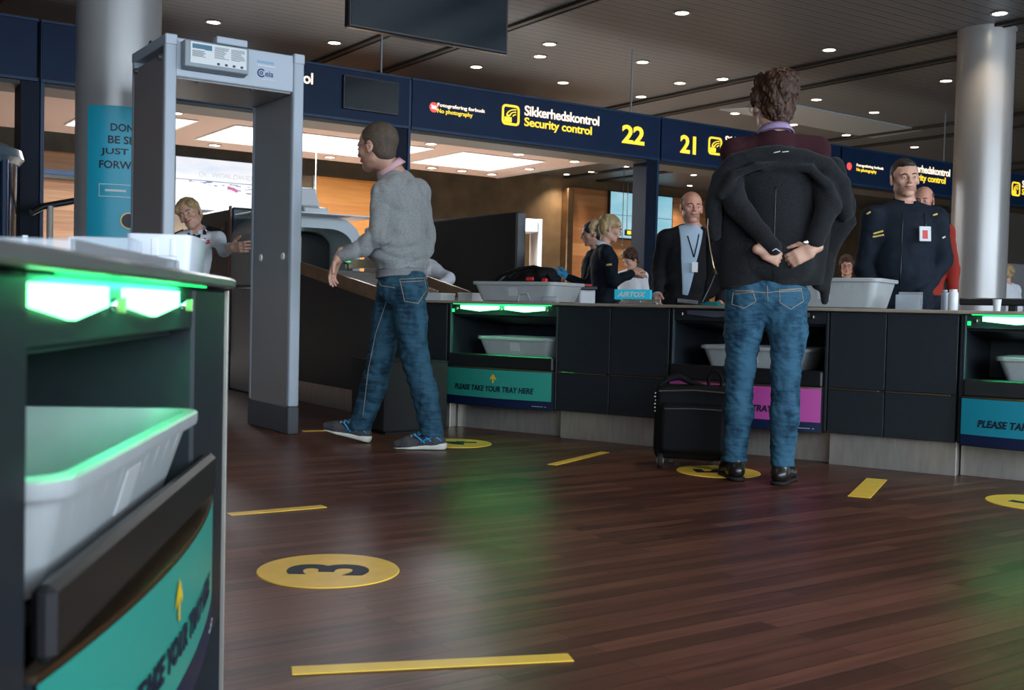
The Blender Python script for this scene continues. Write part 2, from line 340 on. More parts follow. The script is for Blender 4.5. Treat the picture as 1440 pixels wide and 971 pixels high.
# ------------------------------------------------------------------ implicit bodies: smooth unions sampled on a grid and surfaced
class SDF:
    def __init__(s, vox=0.007): s.P = []; s.vox = vox
    @staticmethod
    def _v(a): return np.array(tuple(a), dtype=np.float32)
    def cone(s, a, b, ra, rb=None, k=0.02, op='u'):
        a = s._v(a); b = s._v(b); rb = ra if rb is None else rb; m = max(ra, rb)
        def f(p):
            ba = b - a; L = float(ba @ ba) + 1e-9
            t = np.clip(((p - a) @ ba) / L, 0, 1)
            return np.linalg.norm(p - (a + t[..., None] * ba), axis=-1) - (ra + t * (rb - ra))
        s.P.append((op, f, np.minimum(a, b) - m, np.maximum(a, b) + m, k)); return s
    def chain(s, pts, rs, k=0.02, op='u'):
        rs = rs if isinstance(rs, (list, tuple)) else [rs] * len(pts)
        V = [s._v(p) for p in pts]; m = max(rs)
        def f(p):
            o = None
            for a, b, ra, rb in zip(V, V[1:], rs, rs[1:]):
                ba = b - a; t = np.clip(((p - a) @ ba) / (float(ba @ ba) + 1e-9), 0, 1); t = t * t * (3 - 2 * t) * 0 + t
                d = np.linalg.norm(p - (a + t[..., None] * ba), axis=-1) - (ra + t * (rb - ra)); o = d if o is None else np.minimum(o, d)
            return o
        s.P.append((op, f, np.min(V, 0) - m, np.max(V, 0) + m, k)); return s
    def ell(s, c, r, Rm=None, k=0.02, op='u'):
        c = s._v(c); r = s._v(r); Q = np.eye(3, dtype=np.float32) if Rm is None else np.array(Rm, dtype=np.float32)
        def f(p):
            q = (p - c) @ Q; k0 = np.linalg.norm(q / r, axis=-1); k1 = np.linalg.norm(q / (r * r), axis=-1)
            return k0 * (k0 - 1) / (k1 + 1e-6)
        m = float(r.max()); s.P.append((op, f, c - m, c + m, k)); return s
    def box(s, c, h, Rm=None, rr=0.01, k=0.01, op='u'):
        c = s._v(c); h = s._v(h); Q = np.eye(3, dtype=np.float32) if Rm is None else np.array(Rm, dtype=np.float32)
        def f(p):
            q = np.abs((p - c) @ Q) - (h - rr)
            return np.linalg.norm(np.maximum(q, 0), axis=-1) + np.minimum(q.max(-1), 0) - rr
        m = float(np.linalg.norm(h)); s.P.append((op, f, c - m, c + m, k)); return s
    def cut(s, c, n, k=0.004):
        c = s._v(c); n = s._v(n); n = n / np.linalg.norm(n)
        s.P.append(('cut', lambda p: (p - c) @ n, None, None, k)); return s
    def noise(s, amp, freq, seed=1, ridge=False, zlo=-9, zhi=9):
        rs = np.random.RandomState(seed); W = rs.randn(7, 3).astype(np.float32); W /= np.linalg.norm(W, axis=1)[:, None]
        W = W * s._v(freq) * rs.uniform(0.6, 1.5, (7, 1)).astype(np.float32); ph = rs.uniform(0, 6.28, 7)
        def f(p):
            q = p + 0.02 * np.sin(p[..., [1, 2, 0]] * 17 + seed); o = 0
            for w, h in zip(W, ph): o = o + np.sin(q @ w + h)
            o = o / 3.2
            if ridge: o = 1 - 2 * np.abs(o)
            win = np.clip((p[..., 2] - zlo) / 0.06, 0, 1) * np.clip((zhi - p[..., 2]) / 0.06, 0, 1)
            return amp * o * win
        s.P.append(('n', f, None, None, 0)); return s
    def mesh(s, name, mt, parent=None, **kw):
        h = s.vox; us = [q for q in s.P if q[0] == 'u']
        lo = np.min([q[2] for q in us], 0) - 4 * h - 0.012; hi = np.max([q[3] for q in us], 0) + 4 * h + 0.012
        n = np.ceil((hi - lo) / h).astype(int) + 1
        ax = [lo[i] + h * np.arange(n[i], dtype=np.float32) for i in range(3)]
        F = np.full(n, 1.0, np.float32)
        for op, f, a, b, k in s.P:
            if op == 'n':
                ii = np.nonzero(np.abs(F) < 0.035); p = np.stack([ax[0][ii[0]], ax[1][ii[1]], ax[2][ii[2]]], -1).astype(np.float32)
                F[ii] += f(p).astype(np.float32); continue
            if op == 'cut':
                ii = np.nonzero(F < 0.06); p = np.stack([ax[0][ii[0]], ax[1][ii[1]], ax[2][ii[2]]], -1).astype(np.float32)
                e = f(p); F[ii] = np.maximum(F[ii], e); continue
            mg = k + 3.5 * h + 0.012
            i0 = np.clip(np.floor((a - mg - lo) / h).astype(int), 0, n); i1 = np.clip(np.ceil((b + mg - lo) / h).astype(int) + 1, 0, n)
            if np.any(i1 <= i0): continue
            sl = tuple(slice(i0[i], i1[i]) for i in range(3))
            p = np.stack(np.meshgrid(ax[0][sl[0]], ax[1][sl[1]], ax[2][sl[2]], indexing='ij'), -1).astype(np.float32)
            e = f(p); d = F[sl]
            if op == 'u':
                hh = np.maximum(k - np.abs(d - e), 0) / max(k, 1e-6); F[sl] = np.minimum(d, e) - hh * hh * k * 0.25
            elif op == 's':
                e = -e; hh = np.maximum(k - np.abs(d - e), 0) / max(k, 1e-6); F[sl] = np.maximum(d, e) + hh * hh * k * 0.25
            elif op == 'i':
                F[sl] = np.maximum(d, e)
        V, Q = surface_nets(F, lo, h)
        if parent is not None: V = V - np.array(parent.location, dtype=np.float32)
        me = bpy.data.meshes.new(name); me.vertices.add(len(V)); me.vertices.foreach_set('co', V.astype(np.float32).ravel())
        me.loops.add(len(Q) * 4); me.loops.foreach_set('vertex_index', Q.astype(np.int32).ravel())
        me.polygons.add(len(Q)); me.polygons.foreach_set('loop_start', np.arange(0, len(Q) * 4, 4, dtype=np.int32))
        me.update(calc_edges=True); me.validate()
        return link(name, me, mt, parent, smooth=True, **kw)
def surface_nets(F, org, h):
    S = F < 0
    C = [(i, j, k) for i in (0, 1) for j in (0, 1) for k in (0, 1)]
    nx, ny, nz = F.shape
    cnt = np.zeros((nx - 1, ny - 1, nz - 1), np.int8)
    for i, j, k in C: cnt += S[i:nx - 1 + i, j:ny - 1 + j, k:nz - 1 + k]
    I = np.stack(np.nonzero((cnt > 0) & (cnt < 8)), 1)
    ids = np.full(cnt.shape, -1, np.int32); ids[I[:, 0], I[:, 1], I[:, 2]] = np.arange(len(I))
    val = {c: F[I[:, 0] + c[0], I[:, 1] + c[1], I[:, 2] + c[2]] for c in C}
    acc = np.zeros((len(I), 3)); num = np.zeros(len(I))
    for a in C:
        for ax in range(3):
            if a[ax]: continue
            b = list(a); b[ax] = 1; b = tuple(b); va, vb = val[a], val[b]
            x = (va < 0) != (vb < 0); t = np.where(x, va / np.where(x, va - vb, 1), 0)
            for d in range(3): acc[:, d] += np.where(x, a[d] + (t if d == ax else 0), 0)
            num += x
    V = (I + acc / num[:, None]) * h + org
    Qs = []
    for ax in range(3):
        b, c = (ax + 1) % 3, (ax + 2) % 3
        s0 = [slice(None)] * 3; s1 = [slice(None)] * 3; s0[ax] = slice(0, -1); s1[ax] = slice(1, None)
        A = S[tuple(s0)]; B = S[tuple(s1)]; E = np.stack(np.nonzero(A != B), 1)
        E = E[(E[:, b] > 0) & (E[:, c] > 0) & (E[:, b] < F.shape[b] - 1) & (E[:, c] < F.shape[c] - 1)]
        ins = A[E[:, 0], E[:, 1], E[:, 2]]
        def g(db, dc):
            q = E.copy(); q[:, b] -= db; q[:, c] -= dc; return ids[q[:, 0], q[:, 1], q[:, 2]]
        q = np.stack([g(1, 1), g(0, 1), g(0, 0), g(1, 0)], 1)
        q = np.where(ins[:, None], q, q[:, ::-1]); Qs.append(q)
    Q = np.concatenate(Qs); return V, Q[(Q >= 0).all(1)]
# ------------------------------------------------------------------ people
def rot3(yaw, pitch=0.0, roll=0.0):      # columns: right, forward, up.  yaw 0 faces +y, positive turns left; pitch down positive; roll tilts to own right positive
    return (Matrix.Rotation(R(yaw), 3, 'Z') @ Matrix.Rotation(R(-pitch), 3, 'X') @ Matrix.Rotation(R(roll), 3, 'Y'))
def hand(S, wrist, d, side, up, curl=(0.5, 0.6, 0.6, 0.65), thumb=0.6, s=1.0, spread=0.1):
    """palm and five fingers; d points down the fingers, side towards the thumb, up is the back of the hand"""
    d = Vector(d).normalized(); side = Vector(side); side = (side - d * side.dot(d)).normalized(); up = side.cross(d) if Vector(up).dot(side.cross(d)) > 0 else d.cross(side)
    w = Vector(wrist); S.cone(w - d * 0.03 * s, w + d * 0.02 * s, 0.026 * s, 0.027 * s, 0.012)
    L = (0.070, 0.078, 0.072, 0.058)
    for i in range(4):
        o = (0.028 - 0.019 * i) * s; base = w + d * 0.088 * s + side * o - up * 0.004 * abs(i - 1.3) * s
        S.cone(w + d * 0.02 * s + side * o * 0.8, base, 0.015 * s, 0.0115 * s, 0.012)
        ang = 0.0; p = base; seg = (0.45, 0.32, 0.25); rr = (0.0098, 0.0088, 0.0078, 0.0068)
        dd = (d + side * spread * (1.2 - i * 0.8)).normalized()
        for j in range(3):
            ang += curl[i] * (0.75, 1.0, 0.75)[j]
            q = p + (dd * math.cos(ang) - up * math.sin(ang)) * L[i] * seg[j] * 1.12 * s
            S.cone(p, q, rr[j] * s, rr[j + 1] * s, 0.004); p = q
    b = w + d * 0.022 * s + side * 0.024 * s - up * 0.006 * s
    td = (d * 0.62 + side * 0.78 - up * 0.25 * thumb).normalized(); m = b + td * 0.038 * s; td2 = (d * 0.9 + side * 0.35 * (1 - thumb) - up * 0.5 * thumb).normalized()
    S.cone(b, m, 0.0165 * s, 0.012 * s, 0.012); n = m + td2 * 0.032 * s; S.cone(m, n, 0.0115 * s, 0.0098 * s, 0.005)
    S.cone(n, n + (td2 - up * 0.3 * thumb).normalized() * 0.024 * s, 0.0098 * s, 0.0078 * s, 0.004)
def head_sdf(S, c, Q, s, neck_to, fem=0.0, fat=0.0):
    c = Vector(c)
    def p(x, y, z): return c + Q @ Vector((x * s, y * s, z * s))
    def e(x, y, z, a, b, d, k=0.02, op='u', q=None): S.ell(p(x, y, z), (a * s, b * s, d * s), (Q if q is None else Q @ q), k * s, op)
    e(0, -0.012, 0.030, 0.074, 0.094, 0.084)
    e(0, 0.030, 0.020, 0.062, 0.062, 0.070)
    e(0, 0.022, -0.050, 0.054 + fat * 0.01 - fem * 0.004, 0.060, 0.056)
    S.cone(p(-0.045, 0.0, -0.062), p(-0.012, 0.066, -0.092), 0.017 * s, 0.016 * s, 0.025 * s)
    S.cone(p(0.045, 0.0, -0.062), p(0.012, 0.066, -0.092), 0.017 * s, 0.016 * s, 0.025 * s)
    e(0, 0.072, -0.092, 0.020 - 0.003 * fem, 0.014, 0.014, 0.014)
    for q in (-1, 1):
        e(q * 0.030, 0.104, 0.000, 0.018, 0.016, 0.012, 0.012, 's')
        e(q * 0.040, 0.064, -0.022, 0.020, 0.020, 0.018, 0.022)
        S.cone(p(q * 0.012, 0.090, 0.020), p(q * 0.045, 0.078, 0.022), 0.008 * s * (1 - 0.4 * fem), 0.006 * s, 0.012 * s)
        e(q * 0.030, 0.082, -0.001, 0.0135, 0.0105, 0.0115, 0.003)
        e(q * 0.009, 0.102, -0.030, 0.007, 0.009, 0.006, 0.006)
        qe = Matrix.Rotation(R(-q * 18), 3, 'Z')
        e(q * 0.077, -0.006, -0.006, 0.007, 0.018, 0.030, 0.006, 'u', qe)
        e(q * 0.083, -0.001, -0.006, 0.004, 0.010, 0.018, 0.004, 's', qe)
        e(q * 0.076, 0.002, -0.030, 0.007, 0.009, 0.011, 0.006)
    S.cone(p(0, 0.088, 0.016), p(0, 0.110, -0.024), 0.0075 * s, 0.0105 * s, 0.008 * s)
    e(0, 0.085, -0.048, 0.020, 0.012, 0.016, 0.014)
    e(0, 0.093, -0.051, 0.019, 0.0065, 0.0045, 0.004)
    e(0, 0.091, -0.061, 0.016, 0.0070, 0.0052, 0.004)
    e(0, 0.100, -0.056, 0.019, 0.006, 0.0012, 0.002, 's')
    S.cone(p(0, -0.020, -0.045), neck_to, 0.050 * s * (1 - 0.14 * fem), 0.056 * s * (1 - 0.14 * fem), 0.025 * s)
    return p
def face_parts(root, p, Q, s, brow, lip, eyes=True, smile=0.0):
    base = root.location
    if eyes:
        for q in (-1, 1):
            m = MB(); c = p(q * 0.030, 0.0885, -0.001) - base
            bm = bmesh.new(); bmesh.ops.create_uvsphere(bm, u_segments=12, v_segments=8, radius=1)
            m.add(bm, Matrix.Translation(c) @ Q.to_4x4() @ Matrix.Diagonal((0.0090 * s, 0.006 * s, 0.0034 * s, 1)))
            eo = m.build('eye', M['eye'], root, smooth=180)
            m = MB(); bm = bmesh.new(); bmesh.ops.create_uvsphere(bm, u_segments=10, v_segments=6, radius=1)
            m.add(bm, Matrix.Translation(p(q * 0.030, 0.0935, -0.001) - base) @ Q.to_4x4() @ Matrix.Diagonal((0.0045 * s, 0.002 * s, 0.0042 * s, 1)))
            m.build('iris', M['iris'], eo, smooth=180)
            pts = [p(q * x, y, z) - base for x, y, z in ((0.013, 0.0985, 0.0150), (0.028, 0.0960, 0.0200), (0.046, 0.082, 0.0165))]
            MB().tube(pts, [0.0030 * s, 0.0036 * s, 0.0018 * s], 6).build('eyebrow', M[brow], root, smooth=180)
    pts = [p(x, y, z + smile * abs(x) * 0.22) - base for x, y, z in ((-0.024, 0.089, -0.056), (-0.012, 0.0975, -0.0555), (0, 0.1005, -0.0570), (0.012, 0.0975, -0.0555), (0.024, 0.089, -0.056))]
    MB().tube(pts, [0.0015 * s, 0.0036 * s, 0.0042 * s, 0.0036 * s, 0.0015 * s], 6).build('mouth', M[lip], root, smooth=180)
def glasses(root, p, col='chrome', full=True):
    base = root.location; m = MB()
    for q in (-1, 1):
        ring = [p(q * 0.031 + 0.021 * math.cos(a), 0.113 - 0.25 * abs(q * 0.031 + 0.021 * math.cos(a)) * 0.5, 0.0 + 0.014 * math.sin(a)) - base for a in [2 * math.pi * k / 14 for k in range(15)]]
        m.tube(ring, 0.0013, 5, cap=False)
        m.tube([p(q * 0.052, 0.104, 0.006) - base, p(q * 0.078, 0.090, 0.008) - base, p(q * 0.083, 0.0, 0.008) - base, p(q * 0.082, -0.012, -0.004) - base], 0.0013, 5)
    m.tube([p(-0.010, 0.111, 0.004) - base, p(0.010, 0.111, 0.004) - base], 0.0013, 5)
    m.build('glasses', M[col], root, smooth=180)
def hair_sdf(p, Q, s, style, vox):
    S = SDF(vox)
    def e(x, y, z, a, b, d, k=0.02, op='u'): S.ell(p(x, y, z), (a * s, b * s, d * s), Q, k * s, op)
    def pl(x, y, z, n): S.cut(p(x, y, z), Q @ Vector(n))
    if style == 'short':
        e(0, -0.014, 0.034, 0.079, 0.099, 0.088)
        pl(0, 0.058, 0.070, (0, 0.9, -0.52)); pl(0, 0.02, -0.012, (0, 0.35, -1)); 
        e(0, 0.095, 0.005, 0.062, 0.055, 0.06, 0.01, 's')
        e(0, -0.035, -0.035, 0.062, 0.055, 0.045, 0.02); pl(0, -0.03, -0.080, (0, 0.0, -1))
        for q in (-1, 1): e(q * 0.082, 0.0, -0.008, 0.015, 0.024, 0.036, 0.004, 's')
        e(0, 0.075, -0.04, 0.09, 0.075, 0.06, 0.004, 's')
        S.noise(0.0018, (140, 140, 90), 3)
    elif style == 'thick':
        e(0, -0.014, 0.045, 0.086, 0.106, 0.088); e(0.0, 0.015, 0.100, 0.060, 0.070, 0.036, 0.03); e(0.015, -0.05, 0.085, 0.062, 0.055, 0.045, 0.03)
        e(0, -0.045, -0.025, 0.070, 0.055, 0.055, 0.02); e(0.0, -0.058, -0.068, 0.044, 0.034, 0.036, 0.02)
        for q in (-1, 1): e(q * 0.080, 0.004, 0.02, 0.014, 0.035, 0.045, 0.02)
        e(0, 0.110, -0.002, 0.075, 0.060, 0.055, 0.012, 's'); e(0, 0.075, -0.060, 0.10, 0.078, 0.065, 0.006, 's')
        for q in (-1, 1): e(q * 0.090, 0.004, -0.022, 0.016, 0.022, 0.030, 0.004, 's')
        S.noise(0.0042, (130, 130, 40), 5, True); S.noise(0.003, (300, 300, 80), 6, True)
    elif style == 'crop':
        e(0, -0.012, 0.033, 0.0765, 0.096, 0.086); e(0, 0.050, 0.078, 0.040, 0.040, 0.022, 0.02)
        e(0, 0.108, 0.000, 0.066, 0.056, 0.072, 0.012, 's'); pl(0, 0.0, -0.012, (0, 0.45, -1)); S.noise(0.0014, (200, 200, 120), 3)
    elif style == 'fringe':       # bald with short sides
        e(0, -0.014, 0.030, 0.0765, 0.096, 0.083); e(0, 0.02, 0.100, 0.085, 0.13, 0.062, 0.01, 's')
        e(0, 0.085, 0.01, 0.10, 0.075, 0.10, 0.006, 's'); pl(0, 0.0, -0.02, (0, 0.4, -1))
    else:                         # blonde, pulled back
        e(0, -0.016, 0.038, 0.082, 0.102, 0.088)
        for q in (-1, 1): e(q * 0.055, 0.045, 0.050, 0.026, 0.040, 0.035, 0.02)
        e(0, -0.045, -0.02, 0.070, 0.055, 0.06, 0.02)
        e(0, 0.112, -0.010, 0.058, 0.062, 0.062, 0.012, 's'); e(0, 0.070, -0.070, 0.09, 0.075, 0.060, 0.006, 's')
        for q in (-1, 1): e(q * 0.086, 0.002, -0.012, 0.014, 0.016, 0.022, 0.004, 's')
        if style == 'ponytail':
            S.chain([p(0, -0.105, 0.030), p(0.0, -0.145, 0.015), p(0, -0.155, -0.04), p(0, -0.140, -0.095)], [0.018 * s, 0.030 * s, 0.030 * s, 0.012 * s], 0.01)
        else:
            e(0, -0.110, 0.005, 0.035, 0.030, 0.035, 0.012)
        S.noise(0.0022, (150, 60, 60), 8, True)
    return S
def shoe(root, name, ankle, yaw, pitch, mt, sole, L=0.29, sport=False, vox=0.005):
    """a shoe under an ankle; toe points along yaw, pitch lifts the toe"""
    Q = Matrix.Rotation(R(yaw), 3, 'Z') @ Matrix.Rotation(R(pitch), 3, 'X'); a = Vector(ankle)
    def p(x, y, z): return a + Q @ Vector((x, y, z))
    hz = -0.082
    S = SDF(vox)
    S.cone(p(0, -0.045, hz + 0.042), p(0, 0.02, hz + 0.044), 0.034, 0.037, 0.02).cone(p(0, 0.02, hz + 0.044), p(0, 0.13, hz + 0.032), 0.037, 0.036, 0.02)
    S.cone(p(0, 0.13, hz + 0.030), p(0.0, L - 0.115, hz + 0.024), 0.037, 0.024, 0.02)
    S.cone(p(0, -0.02, hz + 0.05), p(0, -0.015, hz + 0.105), 0.042, 0.038, 0.02)
    S.cut(p(0, 0, hz + 0.012), Q @ Vector((0, 0, -1))).cut(p(0, 0.0, hz + 0.115), Q @ Vector((0, 0, 1)))
    o = S.mesh(name, mt, root)
    S = SDF(vox)
    for (y0, y1, r0, r1) in ((-0.045, 0.03, 0.040, 0.037), (0.03, 0.12, 0.037, 0.047), (0.12, L - 0.125, 0.047, 0.036)): S.cone(p(0, y0, hz + 0.022), p(0, y1, hz + 0.022), r0, r1, 0.01)
    th = 0.028 if sport else 0.016
    S.cut(p(0, 0, hz + th), Q @ Vector((0, 0.12 if sport else 0, 1))).cut(p(0, 0, hz), Q @ Vector((0, 0, -1)))
    so = S.mesh('sole', sole, root); so.parent = o
    if sport:
        m = MB(); base = root.location
        for x in (-1, 1):
            for pts in ([(0.041, 0.00, 0.045), (0.040, 0.045, 0.082), (0.030, 0.075, 0.092)], [(0.041, 0.035, 0.036), (0.040, 0.075, 0.070), (0.028, 0.10, 0.080)], [(0.038, -0.055, 0.05), (0.041, -0.02, 0.075), (0.040, 0.02, 0.062), (0.042, 0.06, 0.040)]):
                m.tube([p(x * a_, b_, hz + c_) - base for a_, b_, c_ in pts], 0.0045, 6)
        st = m.build('side_stripe', M['shoe_b'], root, smooth=180); st.parent = o
        m = MB()
        for k in range(5):
            y = 0.045 + 0.02 * k; z = hz + 0.088 - 0.006 * k
            m.tube([p(-0.02, y, z - 0.004) - base, p(0, y + 0.006, z + 0.004) - base, p(0.02, y, z - 0.004) - base], 0.0028, 5)
        lc = m.build('laces', M['paper'], root, smooth=180); lc.parent = o
    return o
def stitch(root, target, lines, r=0.0016, mt='stitch', name='stitching', n=10, parent=None, off=0.001):
    """thread laid on the cloth: each polyline (seen from the camera) is cast onto the garment's own surface"""
    bv = BVHTree.FromObject(target, bpy.context.evaluated_depsgraph_get()); base = root.location; m = MB(); ok = False
    for ln in lines:
        P = []
        for (a, b) in zip(ln, ln[1:]):
            for k in range(n): P.append((a[0] + (b[0] - a[0]) * k / n, a[1] + (b[1] - a[1]) * k / n))
        P.append(ln[-1]); pts = []
        for (x, y) in P:
            d = ray(x, y).normalized(); h = bv.ray_cast(Vector((0, 0, EYE)) - base, d)
            if h[0] is not None: pts.append(h[0] - d * off)
        if len(pts) > 2: m.tube(pts, r, 5); ok = True
    if ok: return m.build(name, M[mt], parent or root, smooth=180)
def std_joints(loc, yaw, H=1.75, **ov):
    """joints of a standing figure in the world, from the ground point under it; overrides are in its own frame, metres at H"""
    k = H / 1.78; Q = Matrix.Rotation(R(yaw), 3, 'Z')
    J = dict(pelvis=(0, 0, 0.94), belly=(0, 0.01, 1.10), chest=(0, 0.0, 1.30), neck=(0, -0.01, 1.47), head=(0, 0.03, 1.66),
             shR=(0.175, -0.01, 1.42), shL=(-0.175, -0.01, 1.42), elR=(0.225, -0.03, 1.14), elL=(-0.225, -0.03, 1.14),
             wrR=(0.235, 0.04, 0.90), wrL=(-0.235, 0.04, 0.90), hipR=(0.085, 0, 0.90), hipL=(-0.085, 0, 0.90),
             knR=(0.095, 0.01, 0.49), knL=(-0.095, 0.01, 0.49), anR=(0.10, -0.02, 0.085), anL=(-0.10, -0.02, 0.085))
    J.update(ov); o = Vector(loc)
    return {n: o + Q @ (Vector(c) * k) for n, c in J.items()}
def torso_frame(J):
    up = (J['neck'] - J['pelvis']).normalized(); rt = (J['shR'] - J['shL']); rt = (rt - up * rt.dot(up)).normalized(); fw = up.cross(rt)
    m = Matrix((rt, fw, up)).transposed(); return m
def body_sdf(J, vox, k=1.0, hands=None, legs=True):
    S = SDF(vox); T = torso_frame(J)
    S.ell(J['chest'], (0.145 * k, 0.095 * k, 0.18 * k), T, 0.05).ell(J['belly'], (0.125 * k, 0.09 * k, 0.16 * k), T, 0.05).ell(J['pelvis'], (0.145 * k, 0.10 * k, 0.12 * k), T, 0.05)
    for q in 'LR':
        S.cone(J['neck'], J['sh' + q], 0.045 * k, 0.046 * k, 0.04)
        S.cone(J['sh' + q], J['el' + q], 0.047 * k, 0.036 * k, 0.03).cone(J['el' + q], J['wr' + q], 0.036 * k, 0.024 * k, 0.02)
        if legs: S.cone(J['hip' + q], J['kn' + q], 0.075 * k, 0.050 * k, 0.03).cone(J['kn' + q], J['an' + q], 0.048 * k, 0.032 * k, 0.02)
    return S
def top_sdf(J, vox, k=1.0, loose=1.0, hem=0.0, fat=0.0, n=(0.004, 3), sleeve=True, open_neck=True, shoulder=0.055, arm=0.055, fore=0.045):
    S = SDF(vox); T = torso_frame(J); up = T.col[2]; g = 0.018 * loose
    S.ell(J['chest'], (0.150 * k + g, 0.105 * k + g, 0.19 * k), T, 0.06).ell(J['belly'] + T.col[1] * fat * 0.3, (0.130 * k + g + fat * 0.5, 0.096 * k + g + fat, 0.17 * k), T, 0.06)
    S.ell(J['pelvis'], (0.150 * k + g, 0.106 * k + g, 0.15 * k), T, 0.05)
    S.cut(J['pelvis'] + up * hem, -up)
    for q in 'LR':
        S.cone(J['neck'] - up * 0.015, J['sh' + q], 0.050 * k, shoulder * k, 0.05)
        if sleeve:
            S.cone(J['sh' + q], J['el' + q], arm * k * 1.04, arm * k * 0.93, 0.04); w = J['el' + q] + (J['wr' + q] - J['el' + q]) * 0.93
            S.cone(J['el' + q], w, arm * k * 0.93, fore * k * 0.82, 0.02)
    if n[0]: S.noise(n[0], (26, 26, 34), n[1], True)
    S.noise(0.0012, (90, 90, 90), 4)
    return S
def trouser_sdf(J, vox, k=1.0, wth=1.0, n=0.003, seed=2, knee_w=0.066, cuff_w=0.056, seat=0.0):
    S = SDF(vox); T = torso_frame(J)
    S.ell(J['pelvis'] - T.col[2] * 0.02 - T.col[1] * seat * 0.3, (0.152 * k, 0.112 * k + seat, 0.135 * k), T, 0.04)
    for q in 'LR':
        a = J['an' + q]; kn = J['kn' + q]; c = kn + (a - kn) * 1.02
        S.cone(J['hip' + q], J['hip' + q] + (kn - J['hip' + q]) * 0.45, 0.090 * k * wth, 0.082 * k * wth, 0.03)
        S.cone(J['hip' + q] + (kn - J['hip' + q]) * 0.45, kn, 0.082 * k * wth, knee_w * k * wth, 0.03)
        S.cone(kn, kn + (a - kn) * 0.45 - T.col[1] * 0.012, knee_w * k * wth, knee_w * 0.98 * k * wth, 0.02).cone(kn + (a - kn) * 0.45 - T.col[1] * 0.012, c, knee_w * 0.98 * k * wth, cuff_w * k * wth, 0.02)
    if n: S.noise(n, (30, 30, 75), seed, True); S.noise(n * 0.6, (70, 70, 120), seed + 5, True)
    return S
def ring_collar(root, c, up, fwd, r, h, mt, name='collar', open_deg=40, thick=0.006):
    c = Vector(c) - root.location; up = Vector(up).normalized(); fwd = Vector(fwd); fwd = (fwd - up * fwd.dot(up)).normalized(); rt = fwd.cross(up)
    m = MB(); rows = []
    for (hh, rr) in ((-h * 0.4, r * 1.02), (h * 0.9, r * 0.97), (h, r * 1.02), (h * 0.5, r * 1.14), (-h * 0.25, r * 1.30)):
        row = []
        for i in range(29):
            a = R(open_deg / 2 + (360 - open_deg) * i / 28); e = 0.35 * h * math.cos(a)
            row.append(c + (fwd * math.cos(a) * 1.08 + rt * math.sin(a)) * rr + up * (hh - e))
        rows.append(row)
    m.grid(rows); o = m.build(name, mt, root, smooth=180)
    md = o.modifiers.new('thick', 'SOLIDIFY'); md.thickness = thick; return o
# ================================================================== THE SETTING (everything in a frame turned along the sign gantry)
HT = 4.0
def st(name, mb, mt, smooth=None): return mb.build(name, mt, None, rotz=TH, kind='structure', smooth=smooth)
floor_m = wood_mat('floor_reddish_planks', ((0.036, 0.012, 0.008), (0.095, 0.031, 0.019), (0.175, 0.066, 0.040)), 0.062, 0.8, 0.36, bump=0.55, rot=0.0, rough_var=0.10, spec=0.36)
st('floor', MB().box(-18, 30, -4.8, 11.6, -0.05, 0.0, 0), floor_m)
st('floor', MB().box(-18, 30, 11.6, 22, -0.05, 0.0, 0), mat('pale_bounce_floor', (0.50, 0.47, 0.43), 0.5, var=0.1, vscale=3))  # unseen pale floor, added to bounce light up onto the lowered ceiling
# slatted metal ceiling: narrow blades along the gantry
def slat_mat():
    m = bpy.data.materials.new('dark_ceiling_slats'); m.use_nodes = True; N = m.node_tree.nodes; L = m.node_tree.links; b = N['Principled BSDF']
    tc = N.new('ShaderNodeTexCoord'); sp = N.new('ShaderNodeSeparateXYZ'); L.new(tc.outputs['Object'], sp.inputs[0])
    mu = N.new('ShaderNodeMath'); mu.operation = 'MULTIPLY'; mu.inputs[1].default_value = 1 / 0.15; L.new(sp.outputs[1], mu.inputs[0])
    fr = N.new('ShaderNodeMath'); fr.operation = 'FRACT'; L.new(mu.outputs[0], fr.inputs[0])
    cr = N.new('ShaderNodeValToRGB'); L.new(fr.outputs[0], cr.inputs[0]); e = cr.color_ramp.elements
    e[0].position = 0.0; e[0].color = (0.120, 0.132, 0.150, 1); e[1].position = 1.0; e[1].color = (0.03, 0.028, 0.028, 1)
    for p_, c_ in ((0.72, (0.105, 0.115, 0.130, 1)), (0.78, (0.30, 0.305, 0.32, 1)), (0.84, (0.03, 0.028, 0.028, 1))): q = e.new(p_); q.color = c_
    n = N.new('ShaderNodeTexNoise'); n.inputs['Scale'].default_value = 0.35; n.inputs['Detail'].default_value = 2; L.new(tc.outputs['Object'], n.inputs[0])
    mr = N.new('ShaderNodeMapRange'); mr.inputs['To Min'].default_value = 0.7; mr.inputs['To Max'].default_value = 1.3; L.new(n.outputs['Fac'], mr.inputs['Value'])
    vm = N.new('ShaderNodeVectorMath'); vm.operation = 'SCALE'; L.new(cr.outputs[0], vm.inputs[0]); L.new(mr.outputs[0], vm.inputs['Scale']); L.new(vm.outputs[0], b.inputs['Base Color'])
    b.inputs['Roughness'].default_value = 0.42
    bp = N.new('ShaderNodeBump'); bp.inputs['Distance'].default_value = 0.02; bp.inputs['Strength'].default_value = 0.4; L.new(cr.outputs[0], bp.inputs['Height']); L.new(bp.outputs[0], b.inputs['Normal'])
    return m
st('ceiling', MB().box(-18, 30, -4.8, 22, HT, HT + 0.1, 0), slat_mat())
trim_dark = mat('ceiling_channel_dark', (0.02, 0.018, 0.016), 0.5); trim_lt = mat('ceiling_channel_lip', (0.10, 0.09, 0.08), 0.4)
